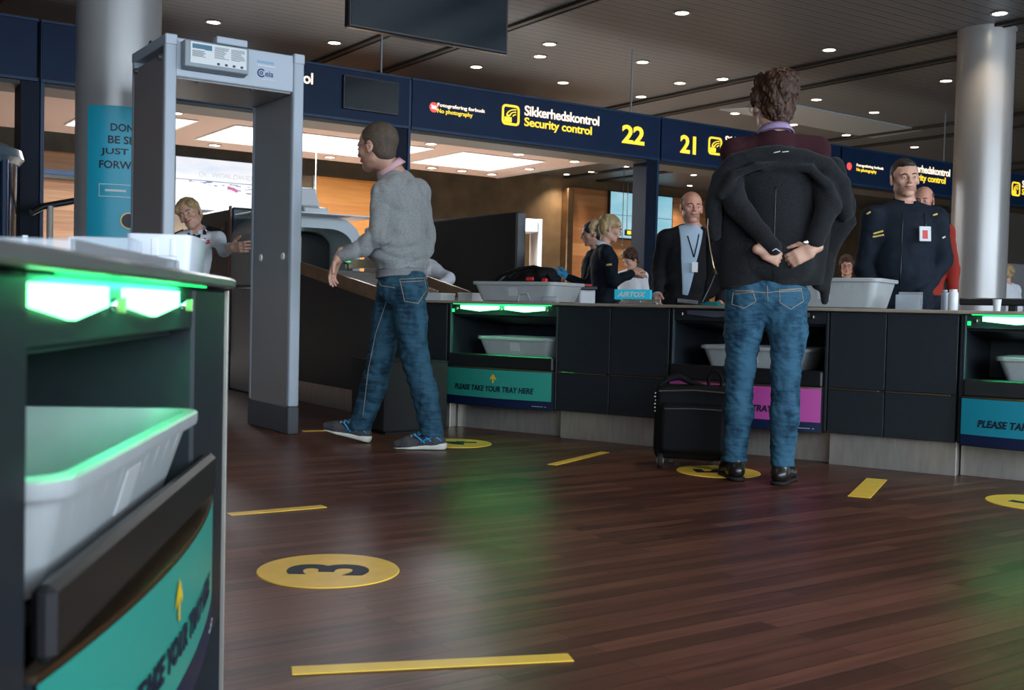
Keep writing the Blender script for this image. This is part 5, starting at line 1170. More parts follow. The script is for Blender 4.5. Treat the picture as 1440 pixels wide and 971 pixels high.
# wall screens
def wall_screen(px0, py0, px1, py1, V, label, emit_m, rows, cols):
    a0 = uvz(px0, py0, V); a1 = uvz(px1, py1, V); z1 = a0[1]; z0 = a1[1]; w = a1[0] - a0[0]
    t = thing('wall_screen', label, 'screen', UV(a0[0], V, 0), TH)
    box('housing', -0.03, w + 0.03, 0.0, 0.08, z0 - 0.03, z1 + 0.03, M['blackpl'], t)
    for i in range(cols):
        for j in range(rows):
            box('display_panel', w * i / cols + 0.006, w * (i + 1) / cols - 0.006, -0.006, 0.001, z0 + (z1 - z0) * j / rows + 0.006, z0 + (z1 - z0) * (j + 1) / rows - 0.006, emit_m, t, bev=0)
    return t, w, z0, z1
def screen_mat(name, ramp, scale, stren, axis=2, dist=2.0):
    m = bpy.data.materials.new(name); m.use_nodes = True; N = m.node_tree.nodes; L = m.node_tree.links; b = N['Principled BSDF']
    b.inputs['Base Color'].default_value = (0.02, 0.02, 0.02, 1); b.inputs['Roughness'].default_value = 0.2
    tc = N.new('ShaderNodeTexCoord'); mp = N.new('ShaderNodeMapping'); mp.inputs['Scale'].default_value = scale; L.new(tc.outputs['Object'], mp.inputs[0])
    n = N.new('ShaderNodeTexNoise'); n.inputs['Scale'].default_value = 1; n.inputs['Detail'].default_value = 5; L.new(mp.outputs[0], n.inputs[0])
    cr = N.new('ShaderNodeValToRGB'); L.new(n.outputs['Fac'], cr.inputs[0]); e = cr.color_ramp.elements
    e[0].position = ramp[0][0]; e[0].color = ramp[0][1] + (1,); e[1].position = ramp[-1][0]; e[1].color = ramp[-1][1] + (1,)
    for p_, c_ in ramp[1:-1]: q = e.new(p_); q.color = c_ + (1,)
    L.new(cr.outputs[0], b.inputs['Emission Color']); b.inputs['Emission Strength'].default_value = stren; return m
wall_screen(859, 269, 944, 340, BV - 0.22, 'pale blue wall screens on the oak wall behind the blonde officer',
            screen_mat('pale_blue_picture', ((0.3, (0.20, 0.55, 0.68)), (0.5, (0.33, 0.66, 0.80)), (0.7, (0.60, 0.84, 0.95))), (0.5, 0.5, 1.2), 0.6), 2, 2)
t, w, z0, z1 = wall_screen(247, 219, 362, 301, WV - 0.12, 'bright wall screen with a white harbour picture seen through the detector',
            screen_mat('harbour_sky_picture', ((0.25, (0.70, 0.80, 1.0)), (0.45, (0.90, 0.92, 1.0)), (0.7, (1.0, 1.0, 1.0))), (1.2, 1, 5.0), 0.66), 1, 1)
text('screen_lettering', 'DC WORLDWIDE', mat('grey_screen_letter', (0.35, 0.38, 0.42), 0.5, emit=(0.5, 0.5, 0.55), estr=0.5), t, w * 0.28, w * 0.97, z1 - (z1 - z0) * 0.36, z1 - (z1 - z0) * 0.26, -0.008, depth=0.002)
m = MB(); random.seed(3); dk = mat('harbour_dark_shapes', (0.05, 0.06, 0.1), 0.5, emit=(0.22, 0.24, 0.36), estr=0.5)
m.box(0.0, w, -0.009, -0.007, z0 + (z1 - z0) * 0.56, z0 + (z1 - z0) * 0.575, 0)
for k in range(26):
    x = w * random.uniform(0.12, 0.97); zz = z0 + (z1 - z0) * (0.56 - 0.22 * (x / w) * random.uniform(0.2, 1)); m.box(x, x + w * random.uniform(0.02, 0.07), -0.009, -0.007, zz, zz + random.uniform(0.006, 0.02), 0)
m.build('harbour_silhouette', dk, t)
m = MB()
for k in range(4):
    x = w * (0.62 + 0.03 * k); m.box(x, x + 0.05, -0.0105, -0.009, z0 + (z1 - z0) * (0.45 - 0.02 * k), z0 + (z1 - z0) * (0.50 - 0.015 * k), 0)
m.build('magenta_containers', mat('container_magenta', (0.3, 0.05, 0.15), 0.5, emit=(0.40, 0.10, 0.25), estr=0.5), t)
a0 = uvz(880, 323, BV - 0.4); a1 = uvz(904, 333, BV - 0.4)
t = thing('direction_sign', 'small black sign with two yellow squares below the blue wall screens', 'sign', UV(a0[0], BV - 0.4, 0), TH)
wd = a1[0] - a0[0]; box('sign_board', 0, wd, 0, 0.05, a1[1], a0[1], M['blackpl'], t)
MB().box(wd * .08, wd * .3, -0.006, 0, a1[1] + 0.03, a0[1] - 0.03).box(wd * .38, wd * .6, -0.006, 0, a1[1] + 0.03, a0[1] - 0.03).build('yellow_square', M['sign_y'], t)
MB().tube([(0.05, 0.02, a0[1]), (0.05, 0.02, HT)], 0.01).tube([(wd - 0.05, 0.02, a0[1]), (wd - 0.05, 0.02, HT)], 0.01).build('hanger', rod_m, t)
# far left: rounded scanner with dark glass, hand rail, blue band
P = at(-75, 300, 8.9)
t = thing('body_scanner', 'round-topped scanner booth with dark blue glass at the left picture edge', 'scanner', (P.x, P.y, 0), TH)
MB().lathe([(0.50, 0.1), (0.52, 1.86)], 40).build('curved_glass', mat('dark_blue_glass', (0.008, 0.022, 0.045), 0.1), t, smooth=60)
MB().lathe([(0.0005, 2.05), (0.40, 2.03), (0.55, 1.97), (0.57, 1.90), (0.53, 1.85), (0.0005, 1.84)], 40).build('roof', mat('scanner_roof', (0.10, 0.15, 0.19), 0.3), t, smooth=40)
MB().lathe([(0.0005, 0.1), (0.56, 0.1), (0.56, 0.0)], 40).build('floor_plate', M['steel'], t, smooth=40)
MB().tube([(0.36, -0.41, 0.1), (0.36, -0.41, 1.86)], 0.025).tube([(0.50, 0.2, 0.1), (0.50, 0.2, 1.86)], 0.025).build('upright', M['navy_edge'], t)
P = at(86, 330, 9.2)
t = thing('hand_rail', 'dark handrail with a pale post left of the poster column', 'rail', (P.x - 0.22, P.y + 0.35, 0), TH)
MB().tube([(-0.18, -0.04, 1.50), (-0.08, 0, 1.56), (0.6, 0.15, 1.74)], 0.03, 10).build('rail_bar', M['blackpl'], t, smooth=50)
MB().tube([(-0.02, 0, 0), (-0.02, 0, 1.57)], 0.028, 12).tube([(0.5, 0.12, 0), (0.5, 0.12, 1.70)], 0.028, 12).build('rail_post', mat('pale_post', (0.42, 0.38, 0.33), 0.35), t, smooth=50)
MB().lathe([(0.0005, 0.012), (0.06, 0.012), (0.06, 0)], 20, Matrix.Translation((-0.02, 0, 0))).build('base_plate', M['steel'], t)
a0 = uvz(60, 237, WV - 0.2); a1 = uvz(108, 248, WV - 0.2)
t = thing('wall_sign_band', 'blue sign band on the brown wall left of the poster column', 'sign', UV(a0[0] - 0.6, WV - 0.2, 0), TH)
box('band', 0, a1[0] - a0[0] + 1.4, 0, 0.1, a1[1], a0[1], mat('band_blue', (0.01, 0.06, 0.18), 0.4), t)
box('lower_edge', 0, a1[0] - a0[0] + 1.4, -0.01, 0.11, a1[1] - 0.06, a1[1] - 0.002, M['blackpl'], t)
MB().box(0.1, 0.14, 0.1, 0.2, a1[1], a0[1] - 0.02, 0.002).box(1.5, 1.54, 0.1, 0.2, a1[1], a0[1] - 0.02, 0.002).build('wall_mount', M['blackpl'], t)
P = at(8, 330, 7.4)
t = thing('glass_divider', 'tilted clear glass divider on steel posts at the far left', 'divider', (P.x, P.y, 0), TH)
MB().box(-0.9, 0.10, 0, 0.012, 0.25, 1.15, 0.003).build('glass_pane', M['acrylic'], t)
for x in (0.10, -0.94): box('steel_post', x, x + 0.04, -0.012, 0.03, 0, 1.20, mat('bright_post', (0.6, 0.65, 0.7), 0.3, 0.4), t, bev=0.004)
# right background
P = at(1430, 400, 16.0)
t = thing('grey_partition', 'grey office partition beyond the right column', 'partition', (P.x - 0.45, P.y, 0), TH)
MB().box(-0.3, 3.4, 0, 0.06, 0.1, 1.62, 0.012).build('panel', mat('partition_grey', (0.20, 0.20, 0.20), 0.7), t)
MB().box(0.35, 0.42, -0.01, 0.07, 0, 1.64, 0.005).box(-0.32, -0.28, -0.01, 0.07, 0, 1.64, 0.005).build('post', M['detgrey'], t)
for (pxa, pxb, pya, pyb, lab) in ((793, 822, 400, 395, 'small white equipment box behind the counter left of the blonde officer'),):
    P = at(800, 430, 9.5)
    t = thing('equipment_table', 'small white equipment table left of the blonde officer', 'table', (P.x, P.y, 0), TH)
    MB().box(-0.28, 0.15, -0.2, 0.2, 0.955, 0.985, 0.004).build('table_top', M['blackpl'], t)
    MB().box(-0.02, 0.15, -0.18, 0.18, 0.66, 0.95, 0.01).build('white_box', M['white_pl'], t)
    m = MB()
    for x in (-0.26, 0.12):
        for y in (-0.17, 0.16): m.box(x, x + 0.03, y, y + 0.03, 0, 0.955, 0.002)
    m.build('table_legs', M['detgrey'], t)
    box('red_handle', -0.04, 0.06, -0.24, -0.20, 0.985, 1.0, M['red'], t)
# ================================================================== PEOPLE
def ap(px, py, Y): return at(px, py, Y)
def person(label, base): return thing('person', label, 'person', base)
# ------------------------------------------------ man in the grey sweater, striding to the left
root = person('walking man in grey sweater and blue jeans stepping through beside the detector', (-0.62, 6.08, 0))
J = dict(head=ap(531, 207, 6.03), neck=ap(553, 245, 6.08), chest=ap(563, 292, 6.08), belly=ap(561, 345, 6.07), pelvis=ap(565, 398, 6.06),
         shL=ap(539, 273, 5.92), shR=ap(588, 270, 6.24), elL=ap(531, 334, 5.86), wrL=ap(480, 361, 5.84), elR=ap(599, 328, 6.33), wrR=ap(592, 384, 6.28),
         hipL=ap(574, 410, 5.98), hipR=ap(553, 410, 6.13), knL=ap(583, 503, 5.97), knR=ap(536, 500, 6.14), anL=ap(607, 606, 5.99), anR=ap(506, 602, 6.22))
Qh = rot3(62, 6, 0); s_ = 1.12
S = body_sdf(J, 0.006, 0.98); p = head_sdf(S, J['head'], Qh, s_, J['neck'] + Vector((0, 0, 0.0)), fat=0.6)
hand(S, J['wrL'] + Vector((-0.01, 0, 0)), (-0.42, -0.05, -0.90), (-0.25, -0.95, 0.0), (-1.0, 0.1, 0.3), curl=(0.30, 0.38, 0.45, 0.5), s=0.98, spread=0.02, thumb=0.7)
hand(S, J['wrR'], (-0.1, 0, -1), (-0.9, 0.3, 0), (0.2, 0.9, 0), s=1.08)
S.mesh('body', M['skin'], root)
face_parts(root, p, Qh, s_, 'hair_short', 'lip'); glasses(root, p, 'chrome')
hair_sdf(p, Qh, s_, 'short', 0.0045).mesh('hair', M['hair_short'], root)
T = torso_frame(J)
S = top_sdf(J, 0.006, 1.04, 1.1, hem=0.065, fat=0.045, n=(0.0045, 3), shoulder=0.058, arm=0.057, fore=0.045)
S.noise(0.006, (12, 12, 60), 12, True, zhi=1.16); S.noise(0.004, (50, 50, 20), 14, True)
S.ell(J['neck'] + T.col[2] * 0.03, (0.062, 0.07, 0.05), T, 0.012, 's')
sw = S.mesh('sweater', M['sweater'], root)
S = SDF(0.005); S.ell(J['belly'] + T.col[1] * 0.0135, (0.176, 0.163, 0.18), T, 0.06).ell(J['pelvis'], (0.174, 0.128, 0.15), T, 0.05); S.cut(J['pelvis'] + T.col[2] * 0.072, T.col[2]); S.cut(J['pelvis'] + T.col[2] * 0.030, -T.col[2]); S.mesh('hem_ribbing', M['rib'], root)
w_ = (J['wrL'] - J['elL']).normalized(); SDF(0.005).cone(J['wrL'] - w_ * 0.055, J['wrL'] - w_ * 0.005, 0.041, 0.036).cut(J['wrL'] - w_ * 0.002, w_).cut(J['wrL'] - w_ * 0.075, -w_).mesh('cuff', M['rib'], root)
nd_ = (J['head'] - J['neck']).normalized()
ring_collar(root, J['neck'] + nd_ * 0.030, nd_ + Vector((-0.1, 0.05, 0.35)), Qh @ Vector((0, 1, 0)), 0.068, 0.030, M['pinkshirt'], 'shirt_collar', 30)
J2 = dict(J); J2['pelvis'] = J['pelvis'] + Vector((0, 0, 0.0))
S = trouser_sdf(J2, 0.006, 1.04, 1.0, 0.0030, 2, knee_w=0.070, cuff_w=0.062, seat=0.016); S.cut(J['pelvis'] + T.col[2] * 0.085, T.col[2])
S.cut((0, 0, 0.075), (0, 0, -1))
je = S.mesh('jeans', M['jeans1'], root)
stitch(root, je, [[(562, 393), (597, 391), (600, 408), (588, 427), (569, 424), (562, 393)], [(562, 397), (597, 395)], [(533, 397), (536, 402), (555, 405)]], 0.0016, name='pocket_stitching', parent=je)
stitch(root, je, [[(543, 425), (528, 470), (518, 520), (510, 588)]], 0.0016, name='seam_stitching', parent=je)
shoe(root, 'running_shoe', J['anL'] + Vector((0, 0, 0)) - Vector((0, 0, J['anL'].z - 0.0845)), 92, 0, M['shoe_g'], M['sole_w'], L=0.30, sport=True)
shoe(root, 'running_shoe', Vector((J['anR'].x, J['anR'].y, 0.101)), 84, 13, M['shoe_g'], M['sole_w'], L=0.30, sport=True)
# ------------------------------------------------ traveller with the dark coat, seen from behind
root = person('tall traveller seen from behind in a charcoal coat slipped off his shoulders and blue jeans', (1.21, 5.10, 0))
J = dict(head=ap(1088, 147, 5.13), neck=ap(1089, 196, 5.10), chest=ap(1089, 268, 5.14), belly=ap(1088, 335, 5.14), pelvis=ap(1079, 405, 5.13),
         shL=ap(1033, 214, 5.14), shR=ap(1148, 212, 5.14), elL=ap(1036, 288, 5.0), wrL=ap(1082, 349, 4.95), elR=ap(1164, 292, 5.0), wrR=ap(1144, 345, 4.95),
         hipL=ap(1049, 418, 5.13), hipR=ap(1109, 418, 5.13), knL=ap(1041, 520, 5.14), knR=ap(1105, 522, 5.07), anL=ap(1033, 652, 5.17), anR=ap(1099, 660, 5.06))
Qh = rot3(16, 4, 0); s_ = 1.13
S = body_sdf(J, 0.006, 1.05); p = head_sdf(S, J['head'], Qh, s_, J['neck'] + Vector((0, 0, 0.01)))
hand(S, ap(1072, 354, 4.95), (0.95, -0.05, -0.38), (0.1, 0.1, 1.0), (0, -1, 0.1), curl=(0.95, 1.0, 1.05, 1.1), s=0.86)
hand(S, ap(1143, 351, 4.935), (-0.88, -0.15, -0.42), (-0.2, 0.2, 1.0), (0.1, -1, 0.1), curl=(0.75, 0.75, 0.8, 0.85), s=0.92, spread=0.05)
S.mesh('body', M['skin_pale'], root)
face_parts(root, p, Qh, s_, 'hair_dark', 'lip'); glasses(root, p, 'blackpl')
hair_sdf(p, Qh, s_, 'thick', 0.0045).mesh('hair', M['hair_brown'], root)
T = torso_frame(J)
S = top_sdf(J, 0.007, 1.05, 0.8, hem=0.14, n=(0.003, 5), shoulder=0.060, sleeve=False)
for q in 'LR': S.cone(J['sh' + q], J['sh' + q] * 0.6 + J['el' + q] * 0.4, 0.058, 0.045, 0.03)
S.cone(J['neck'] - Vector((0, 0, 0.04)), J['neck'] + Vector((0, 0.005, 0.015)), 0.075, 0.066, 0.04)
S.mesh('maroon_sweater', M['maroon'], root)
ring_collar(root, J['neck'] + T.col[2] * 0.030, Vector((0, 0.10, 1)), Qh @ Vector((0, 1, 0)), 0.066, 0.026, M['lilac'], 'shirt_collar', 30)
S = SDF(0.0065)
S.ell(ap(1089, 270, 5.08), (0.185, 0.115, 0.24), T, 0.05).ell(ap(1090, 345, 5.09), (0.170, 0.125, 0.22), T, 0.05)
S.box(ap(1086, 368, 5.10), (0.19, 0.125, 0.10), T, 0.08, 0.03).chain([ap(1034, 250, 5.10), ap(1034, 320, 5.10), ap(1040, 395, 5.10)], 0.065, 0.05).chain([ap(1150, 250, 5.10), ap(1152, 320, 5.10), ap(1140, 395, 5.10)], 0.06, 0.05); S.cut(ap(1086, 400, 5.05), (0, 0, -1)); S.cut(ap(1089, 208, 5.1), (0, 0.4, 1))
S.noise(0.010, (26, 26, 4), 5, True)
ci = S.mesh('coat_back', M['coat'], root)
S = SDF(0.006)
roll = [(1004, 330, 5.06), (1003, 288, 5.05), (1012, 250, 5.04), (1033, 226, 5.01), (1062, 217, 4.99), (1095, 215, 4.985), (1133, 221, 4.99), (1160, 233, 5.01), (1180, 262, 5.03), (1188, 300, 5.05)]
S.chain([ap(*q) for q in roll], [0.028, 0.036, 0.038, 0.034, 0.030, 0.030, 0.032, 0.040, 0.050, 0.038], 0.03)
S.chain([ap(1014, 275, 4.99), ap(1032, 246, 4.965), ap(1064, 234, 4.955), ap(1090, 232, 4.955)], [0.018, 0.020, 0.018, 0.008], 0.03)
S.chain([ap(1100, 234, 4.96), ap(1140, 238, 4.955), ap(1164, 262, 4.97), ap(1176, 296, 4.99)], [0.008, 0.020, 0.026, 0.022], 0.03)
S.ell(ap(1090, 248, 5.07), (0.19, 0.10, 0.12), T, 0.04)
# sleeves
S.chain([ap(1026, 245, 5.05), ap(1036, 288, 5.0), ap(1088, 348, 4.935)], [0.058, 0.055, 0.037], 0.02)
S.chain([ap(1156, 245, 5.05), ap(1164, 292, 5.0), ap(1146, 341, 4.945)], [0.058, 0.054, 0.038], 0.02)
S.noise(0.005, (14, 14, 20), 9); S.noise(0.0018, (70, 70, 90), 2)
co = S.mesh('coat_collar_and_sleeves', M['coat'], root)
S = SDF(0.006)                       # left front hanging down to a point
for (a, b, ra, rb) in (((1003, 300, 5.08), (996, 405, 5.10), 0.030, 0.012), ((1010, 300, 5.10), (1012, 395, 5.12), 0.035, 0.020), ((1020, 310, 5.10), (1030, 395, 5.12), 0.035, 0.024), ((996, 400, 5.10), (988, 424, 5.12), 0.012, 0.006), ((1030, 392, 5.12), (992, 420, 5.12), 0.014, 0.006), ((1012, 380, 5.12), (1000, 412, 5.12), 0.018, 0.008)):
    S.cone(ap(*a), ap(*b), ra, rb, 0.03)
S.noise(0.004, (30, 30, 12), 6, True); S.mesh('coat_left_front', M['coat_in'], root)
S = SDF(0.006)                       # right front: shoulder lobe folding outwards and down
for (a, b, ra, rb) in (((1172, 235, 5.06), (1194, 290, 5.08), 0.045, 0.030), ((1194, 285, 5.08), (1200, 312, 5.08), 0.024, 0.010), ((1180, 270, 5.06), (1186, 318, 5.10), 0.045, 0.030), ((1200, 312, 5.08), (1172, 352, 5.10), 0.010, 0.012),
                       ((1168, 300, 5.12), (1162, 380, 5.12), 0.05, 0.035), ((1184, 318, 5.10), (1160, 370, 5.12), 0.024, 0.03), ((1162, 370, 5.12), (1160, 424, 5.12), 0.032, 0.016), ((1150, 350, 5.12), (1150, 398, 5.10), 0.04, 0.03)):
    S.cone(ap(*a), ap(*b), ra, rb, 0.03)
S.noise(0.004, (34, 34, 14), 8, True); cr_ = S.mesh('coat_right_front', M['coat'], root)
m = MB(); m.tube([ap(*q) - root.location for q in ((998, 290, 5.03), (995, 320, 5.04), (999, 350, 5.045), (1003, 372, 5.05), (1006, 383, 5.05))], 0.0035, 6).tube([ap(1004, 378, 5.03) - root.location, ap(1007, 386, 5.03) - root.location], 0.009, 6)
m.build('coat_zipper', M['brass'], root, smooth=60)
m = MB(); m.tube([ap(*q) - root.location for q in ((1006, 385, 5.06), (1000, 400, 5.08), (988, 425, 5.10))], 0.0028, 5); m.build('coat_edge_piping', mat('grey_piping', (0.10, 0.10, 0.10), 0.6), root)
stitch(root, ci, [[(1091, 262), (1089, 330), (1088, 396)]], 0.002, 'blackpl', 'back_seam', parent=ci)
stitch(root, co, [[(1088, 215), (1097, 213)], [(1100, 214), (1109, 213)], [(1086, 353), (1091, 350), (1097, 354)]], 0.0022, 'paper', 'coat_label', parent=co)
a_ = MB(); bm = bmesh.new(); bmesh.ops.create_uvsphere(bm, u_segments=14, v_segments=8, radius=1); a_.add(bm, Matrix.Translation(ap(1133, 341, 4.895) - root.location) @ Matrix.Diagonal((0.014, 0.005, 0.011, 1))); a_.build('wrist_watch', M['chrome'], root, smooth=180)
S = trouser_sdf(J, 0.006, 1.05, 0.98, 0.0032, 7, knee_w=0.066, cuff_w=0.052, seat=0.0); S.cut(J['pelvis'] + Vector((0, 0, 0.075)), (0, 0, 1)); S.cut((0, 0, 0.085), (0, 0, -1))
je = S.mesh('jeans', M['jeans2'], root)
stitch(root, je, [[(1031, 411), (1058, 408), (1063, 424), (1046, 434), (1029, 428), (1031, 411)], [(1096, 408), (1127, 406), (1130, 424), (1112, 435), (1097, 426), (1096, 408)], [(1031, 414), (1058, 411)], [(1096, 411), (1127, 409)]], 0.0016, name='pocket_stitching', parent=je)
stitch(root, je, [[(1079, 402), (1080, 425)], [(1030, 408), (1079, 412), (1128, 406)]], 0.0014, name='yoke_stitching', parent=je)
for (a, y) in ((J['anL'], 4), (J['anR'], -28)): shoe(root, 'leather_boot', Vector((a.x, a.y, 0.0845)), y, 0, M['leather'], M['rubber'], L=0.29)
# ------------------------------------------------ helper for uniformed / background people
def figure(label, J, yaw, pitch=0, roll=0, s=1.0, skin='skin', hair='short', hairm='hair_brown', top='uniform', vox=0.008, fem=0.0, k=1.0, pants='uniform', collar=None, topn='jacket', loose=1.0, fat=0.0, hands=True, handd=None, face=True, collar_open=40, legs=True, brow='hair_dark', lip='lip', hem=0.0, smile=0.0, wth=0.95, arm=0.052):
    b = (J['anL'] + J['anR']) / 2; root = person(label, (b.x, b.y, 0)); Q = rot3(yaw, pitch, roll)
    S = body_sdf(J, vox * 0.8, k, legs=legs); p = head_sdf(S, J['head'], Q, s, J['neck'], fem=fem)
    if hands:
        T0 = torso_frame(J)
        for q in 'LR':
            d = (J['wr' + q] - J['el' + q]).normalized(); 
            if handd and q in handd: a = handd[q]; hand(S, J['wr' + q], a[0], a[1], a[2], **a[3])
            else: hand(S, J['wr' + q], d, T0.col[1], T0.col[0] * (1 if q == 'R' else -1), s=0.98 * k)
    S.mesh('body', M[skin], root)
    if face: face_parts(root, p, Q, s, brow, lip, smile=smile)
    hair_sdf(p, Q, s, hair, vox * 0.7).mesh('hair', M[hairm], root)
    S = top_sdf(J, vox, k, loose, hem=hem, fat=fat, n=(0.003, 3), arm=arm); T = torso_frame(J); S.ell(J['neck'] + T.col[2] * 0.035 + T.col[1] * 0.01, (0.055 * k, 0.065 * k, 0.045), T, 0.01, 's')
    tp = S.mesh(topn, M[top], root)
    if legs:
        S = trouser_sdf(J, vox * 1.2, k, wth, 0.0); S.cut(J['pelvis'] + T.col[2] * 0.08, T.col[2]); S.cut((0, 0, 0.05), (0, 0, -1)); S.mesh('trousers', M[pants], root)
        for q in 'LR': shoe(root, 'shoe', Vector((J['an' + q].x, J['an' + q].y, 0.084)), yaw, 0, M['leather'], M['rubber'], L=0.27, vox=0.009)
    if collar: ring_collar(root, J['neck'] + T.col[2] * 0.016, T.col[2] + T.col[1] * 0.15, T.col[1], 0.060 * k, 0.032, M[collar], 'collar', collar_open)
    return root, p, Q, T, tp
# smiling officer on the right
Y = 6.6
J = dict(head=ap(1272, 251, Y), neck=ap(1273, 291, Y + 0.02), chest=ap(1270, 332, Y + 0.02), belly=ap(1268, 380, Y), pelvis=ap(1267, 428, Y + 0.02),
         shR=ap(1228, 306, Y), shL=ap(1316, 308, Y), elR=ap(1216, 378, Y + 0.02), elL=ap(1325, 366, Y + 0.02), wrR=ap(1240, 440, Y - 0.12), wrL=ap(1290, 425, Y - 0.16))
g = std_joints((J['pelvis'].x, Y, 0), 180, 1.80)
for n_ in ('hipL', 'hipR', 'knL', 'knR', 'anL', 'anR'): J[n_] = g[n_]
root, p, Q, T, tp = figure('smiling officer in dark navy uniform jacket with yellow badge standing by the right column', J, 178, 2, 4, 1.02, 'skin_pale', 'crop', 'hair_dark', 'uniform', 0.006, k=1.10, collar='uniform', collar_open=50, loose=1.5, fat=0.03, smile=1.0, hem=-0.02, arm=0.060)
b_ = root.location
S = SDF(0.005); S.ell(p(0, 0.024, -0.066), (0.0575, 0.0665, 0.046), Q, 0.01); S.ell(p(0, 0.09, -0.053), (0.024, 0.03, 0.012), Q, 0.004, 's'); S.cut(p(0, 0.05, -0.046), Q @ Vector((0, 0.45, 1))); S.cut(p(0, 0.0, 0), Q @ Vector((0, -1, 0.2))); S.mesh('beard', mat('light_stubble', (0.38, 0.20, 0.14), 0.7, var=0.15, vscale=200), root)
stitch(root, tp, [[(1228, 329), (1242, 325)], [(1227, 333.5), (1243, 330.5)]], 0.006, 'gold', 'chest_lettering', parent=tp, off=0.002)
for l_ in ([(1219, 301), (1224, 298)], [(1312, 303), (1318, 301)]): stitch(root, tp, [l_], 0.006, 'gold', 'shoulder_mark', parent=tp, off=0.002)
stitch(root, tp, [[(1300, 300), (1302, 320)]], 0.006, 'blackpl', 'badge_clip', parent=tp, off=0.002)
Pb = ap(1301, 329, Y - 0.17) - b_; idc = MB().box(-0.034, 0.034, -0.003, 0.003, -0.044, 0.044, 0.003, Matrix.Translation(Pb) @ Matrix.Rotation(R(-8), 4, 'X')).build('id_badge', M['paper'], root)
MB().box(-0.016, 0.014, -0.0045, -0.003, -0.030, 0.020, 0.002, Matrix.Translation(Pb) @ Matrix.Rotation(R(-8), 4, 'X')).build('badge_red_print', M['red'], idc)
stitch(root, tp, [[(1325, 335), (1329, 333)]], 0.006, 'paper', 'sleeve_mark', parent=tp, off=0.002)
stitch(root, tp, [[(1270, 300), (1268, 340), (1266, 400), (1265, 425)]], 0.003, 'blackpl', 'front_zip', parent=tp)
# person in red behind the officer
J = std_joints(ap(1293, 440, 8.5) * 1.0 - Vector((0, 0, ap(1293, 440, 8.5).z)), 160, 1.80)
root, p, Q, T, tp = figure('person in a dark red jacket half hidden behind the smiling officer', J, 150, 5, 0, 0.95, 'skin_red', 'fringe', 'hair_short', 'redcloth', 0.009, collar='pinkshirt', loose=1.6, fat=0.03)
# bald man in a suit
Y = 8.15
J = dict(head=ap(972, 292, Y - 0.02), neck=ap(974, 323, Y), chest=ap(966, 355, Y), belly=ap(964, 395, Y), pelvis=ap(962, 430, Y),
         shR=ap(936, 336, Y), shL=ap(1008, 336, Y), elR=ap(927, 382, Y + 0.02), elL=ap(1018, 385, Y + 0.02), wrR=ap(924, 416, Y - 0.20), wrL=ap(1012, 425, Y - 0.1))
g = std_joints((J['pelvis'].x, Y, 0), 180, 1.76)
for n_ in ('hipL', 'hipR', 'knL', 'knR', 'anL', 'anR'): J[n_] = g[n_]
root, p, Q, T, tp = figure('bald bearded man in a black suit with a pale blue shirt and lanyard', J, 186, 0, -2, 1.03, 'skin_red', 'fringe', 'hair_short', 'suit', 0.007, k=1.05, loose=1.6, fat=0.02, topn='suit_jacket', pants='suit', hem=-0.06, arm=0.060)
b_ = root.location
S = SDF(0.005); S.ell(J['chest'], (0.195, 0.148, 0.21), T, 0.05).ell(J['belly'] + T.col[1] * 0.006, (0.18, 0.158, 0.20), T, 0.05)
for q_ in (-1, 1): S.cut(J['chest'] + T.col[0] * 0.066 * q_, T.col[0] * q_ - T.col[2] * 0.14)
S.cut(J['chest'] + T.col[1] * 0.03, -T.col[1]); S.cut(J['pelvis'] + T.col[2] * 0.03, -T.col[2]); S.cone(J['neck'] - T.col[2] * 0.03 + T.col[1] * 0.03, J['neck'] + T.col[1] * 0.015, 0.062, 0.060, 0.02)
S.ell(J['neck'] + T.col[2] * 0.035, (0.055, 0.065, 0.045), T, 0.01, 's'); sh = S.mesh('shirt', M['shirt_b'], root)
ring_collar(root, J['neck'] + T.col[2] * 0.012, T.col[2] + T.col[1] * 0.1, T.col[1], 0.062, 0.030, M['shirt_b'], 'shirt_collar', 45)
stitch(root, sh, [[(967, 332), (971, 345), (976, 362)], [(983, 330), (980, 345), (976, 362)]], 0.0045, 'suit', 'lanyard', parent=sh, off=0.003)
Pb = ap(977, 376, Y - 0.19) - b_; MB().box(-0.022, 0.022, -0.002, 0.002, -0.036, 0.036, 0.002, Matrix.Translation(Pb)).build('id_badge', M['paper'], root)
MB().box(-0.08, 0.08, -0.02, 0.02, -0.018, 0.018, 0.004, Matrix.Translation(J['pelvis'] + T.col[2] * 0.03 + T.col[1] * 0.13 - b_) @ T.to_4x4()).build('belt', M['leather'], root)
S = SDF(0.005); S.ell(p(0, 0.026, -0.062), (0.058, 0.068, 0.048), Q, 0.01); S.ell(p(0, 0.09, -0.053), (0.024, 0.03, 0.006), Q, 0.004, 's'); S.cut(p(0, 0.05, -0.036), Q @ Vector((0, 0.35, 1))); S.cut(p(0, 0.0, 0), Q @ Vector((0, -1, 0.2))); S.mesh('beard', M['stubble'], root)
MB().tube([J['wrR'] - (J['wrR'] - J['elR']).normalized() * 0.03 - b_, J['wrR'] + (J['wrR'] - J['elR']).normalized() * 0.012 - b_], 0.036, 14).build('shirt_cuff', M['shirt_b'], root, smooth=50)
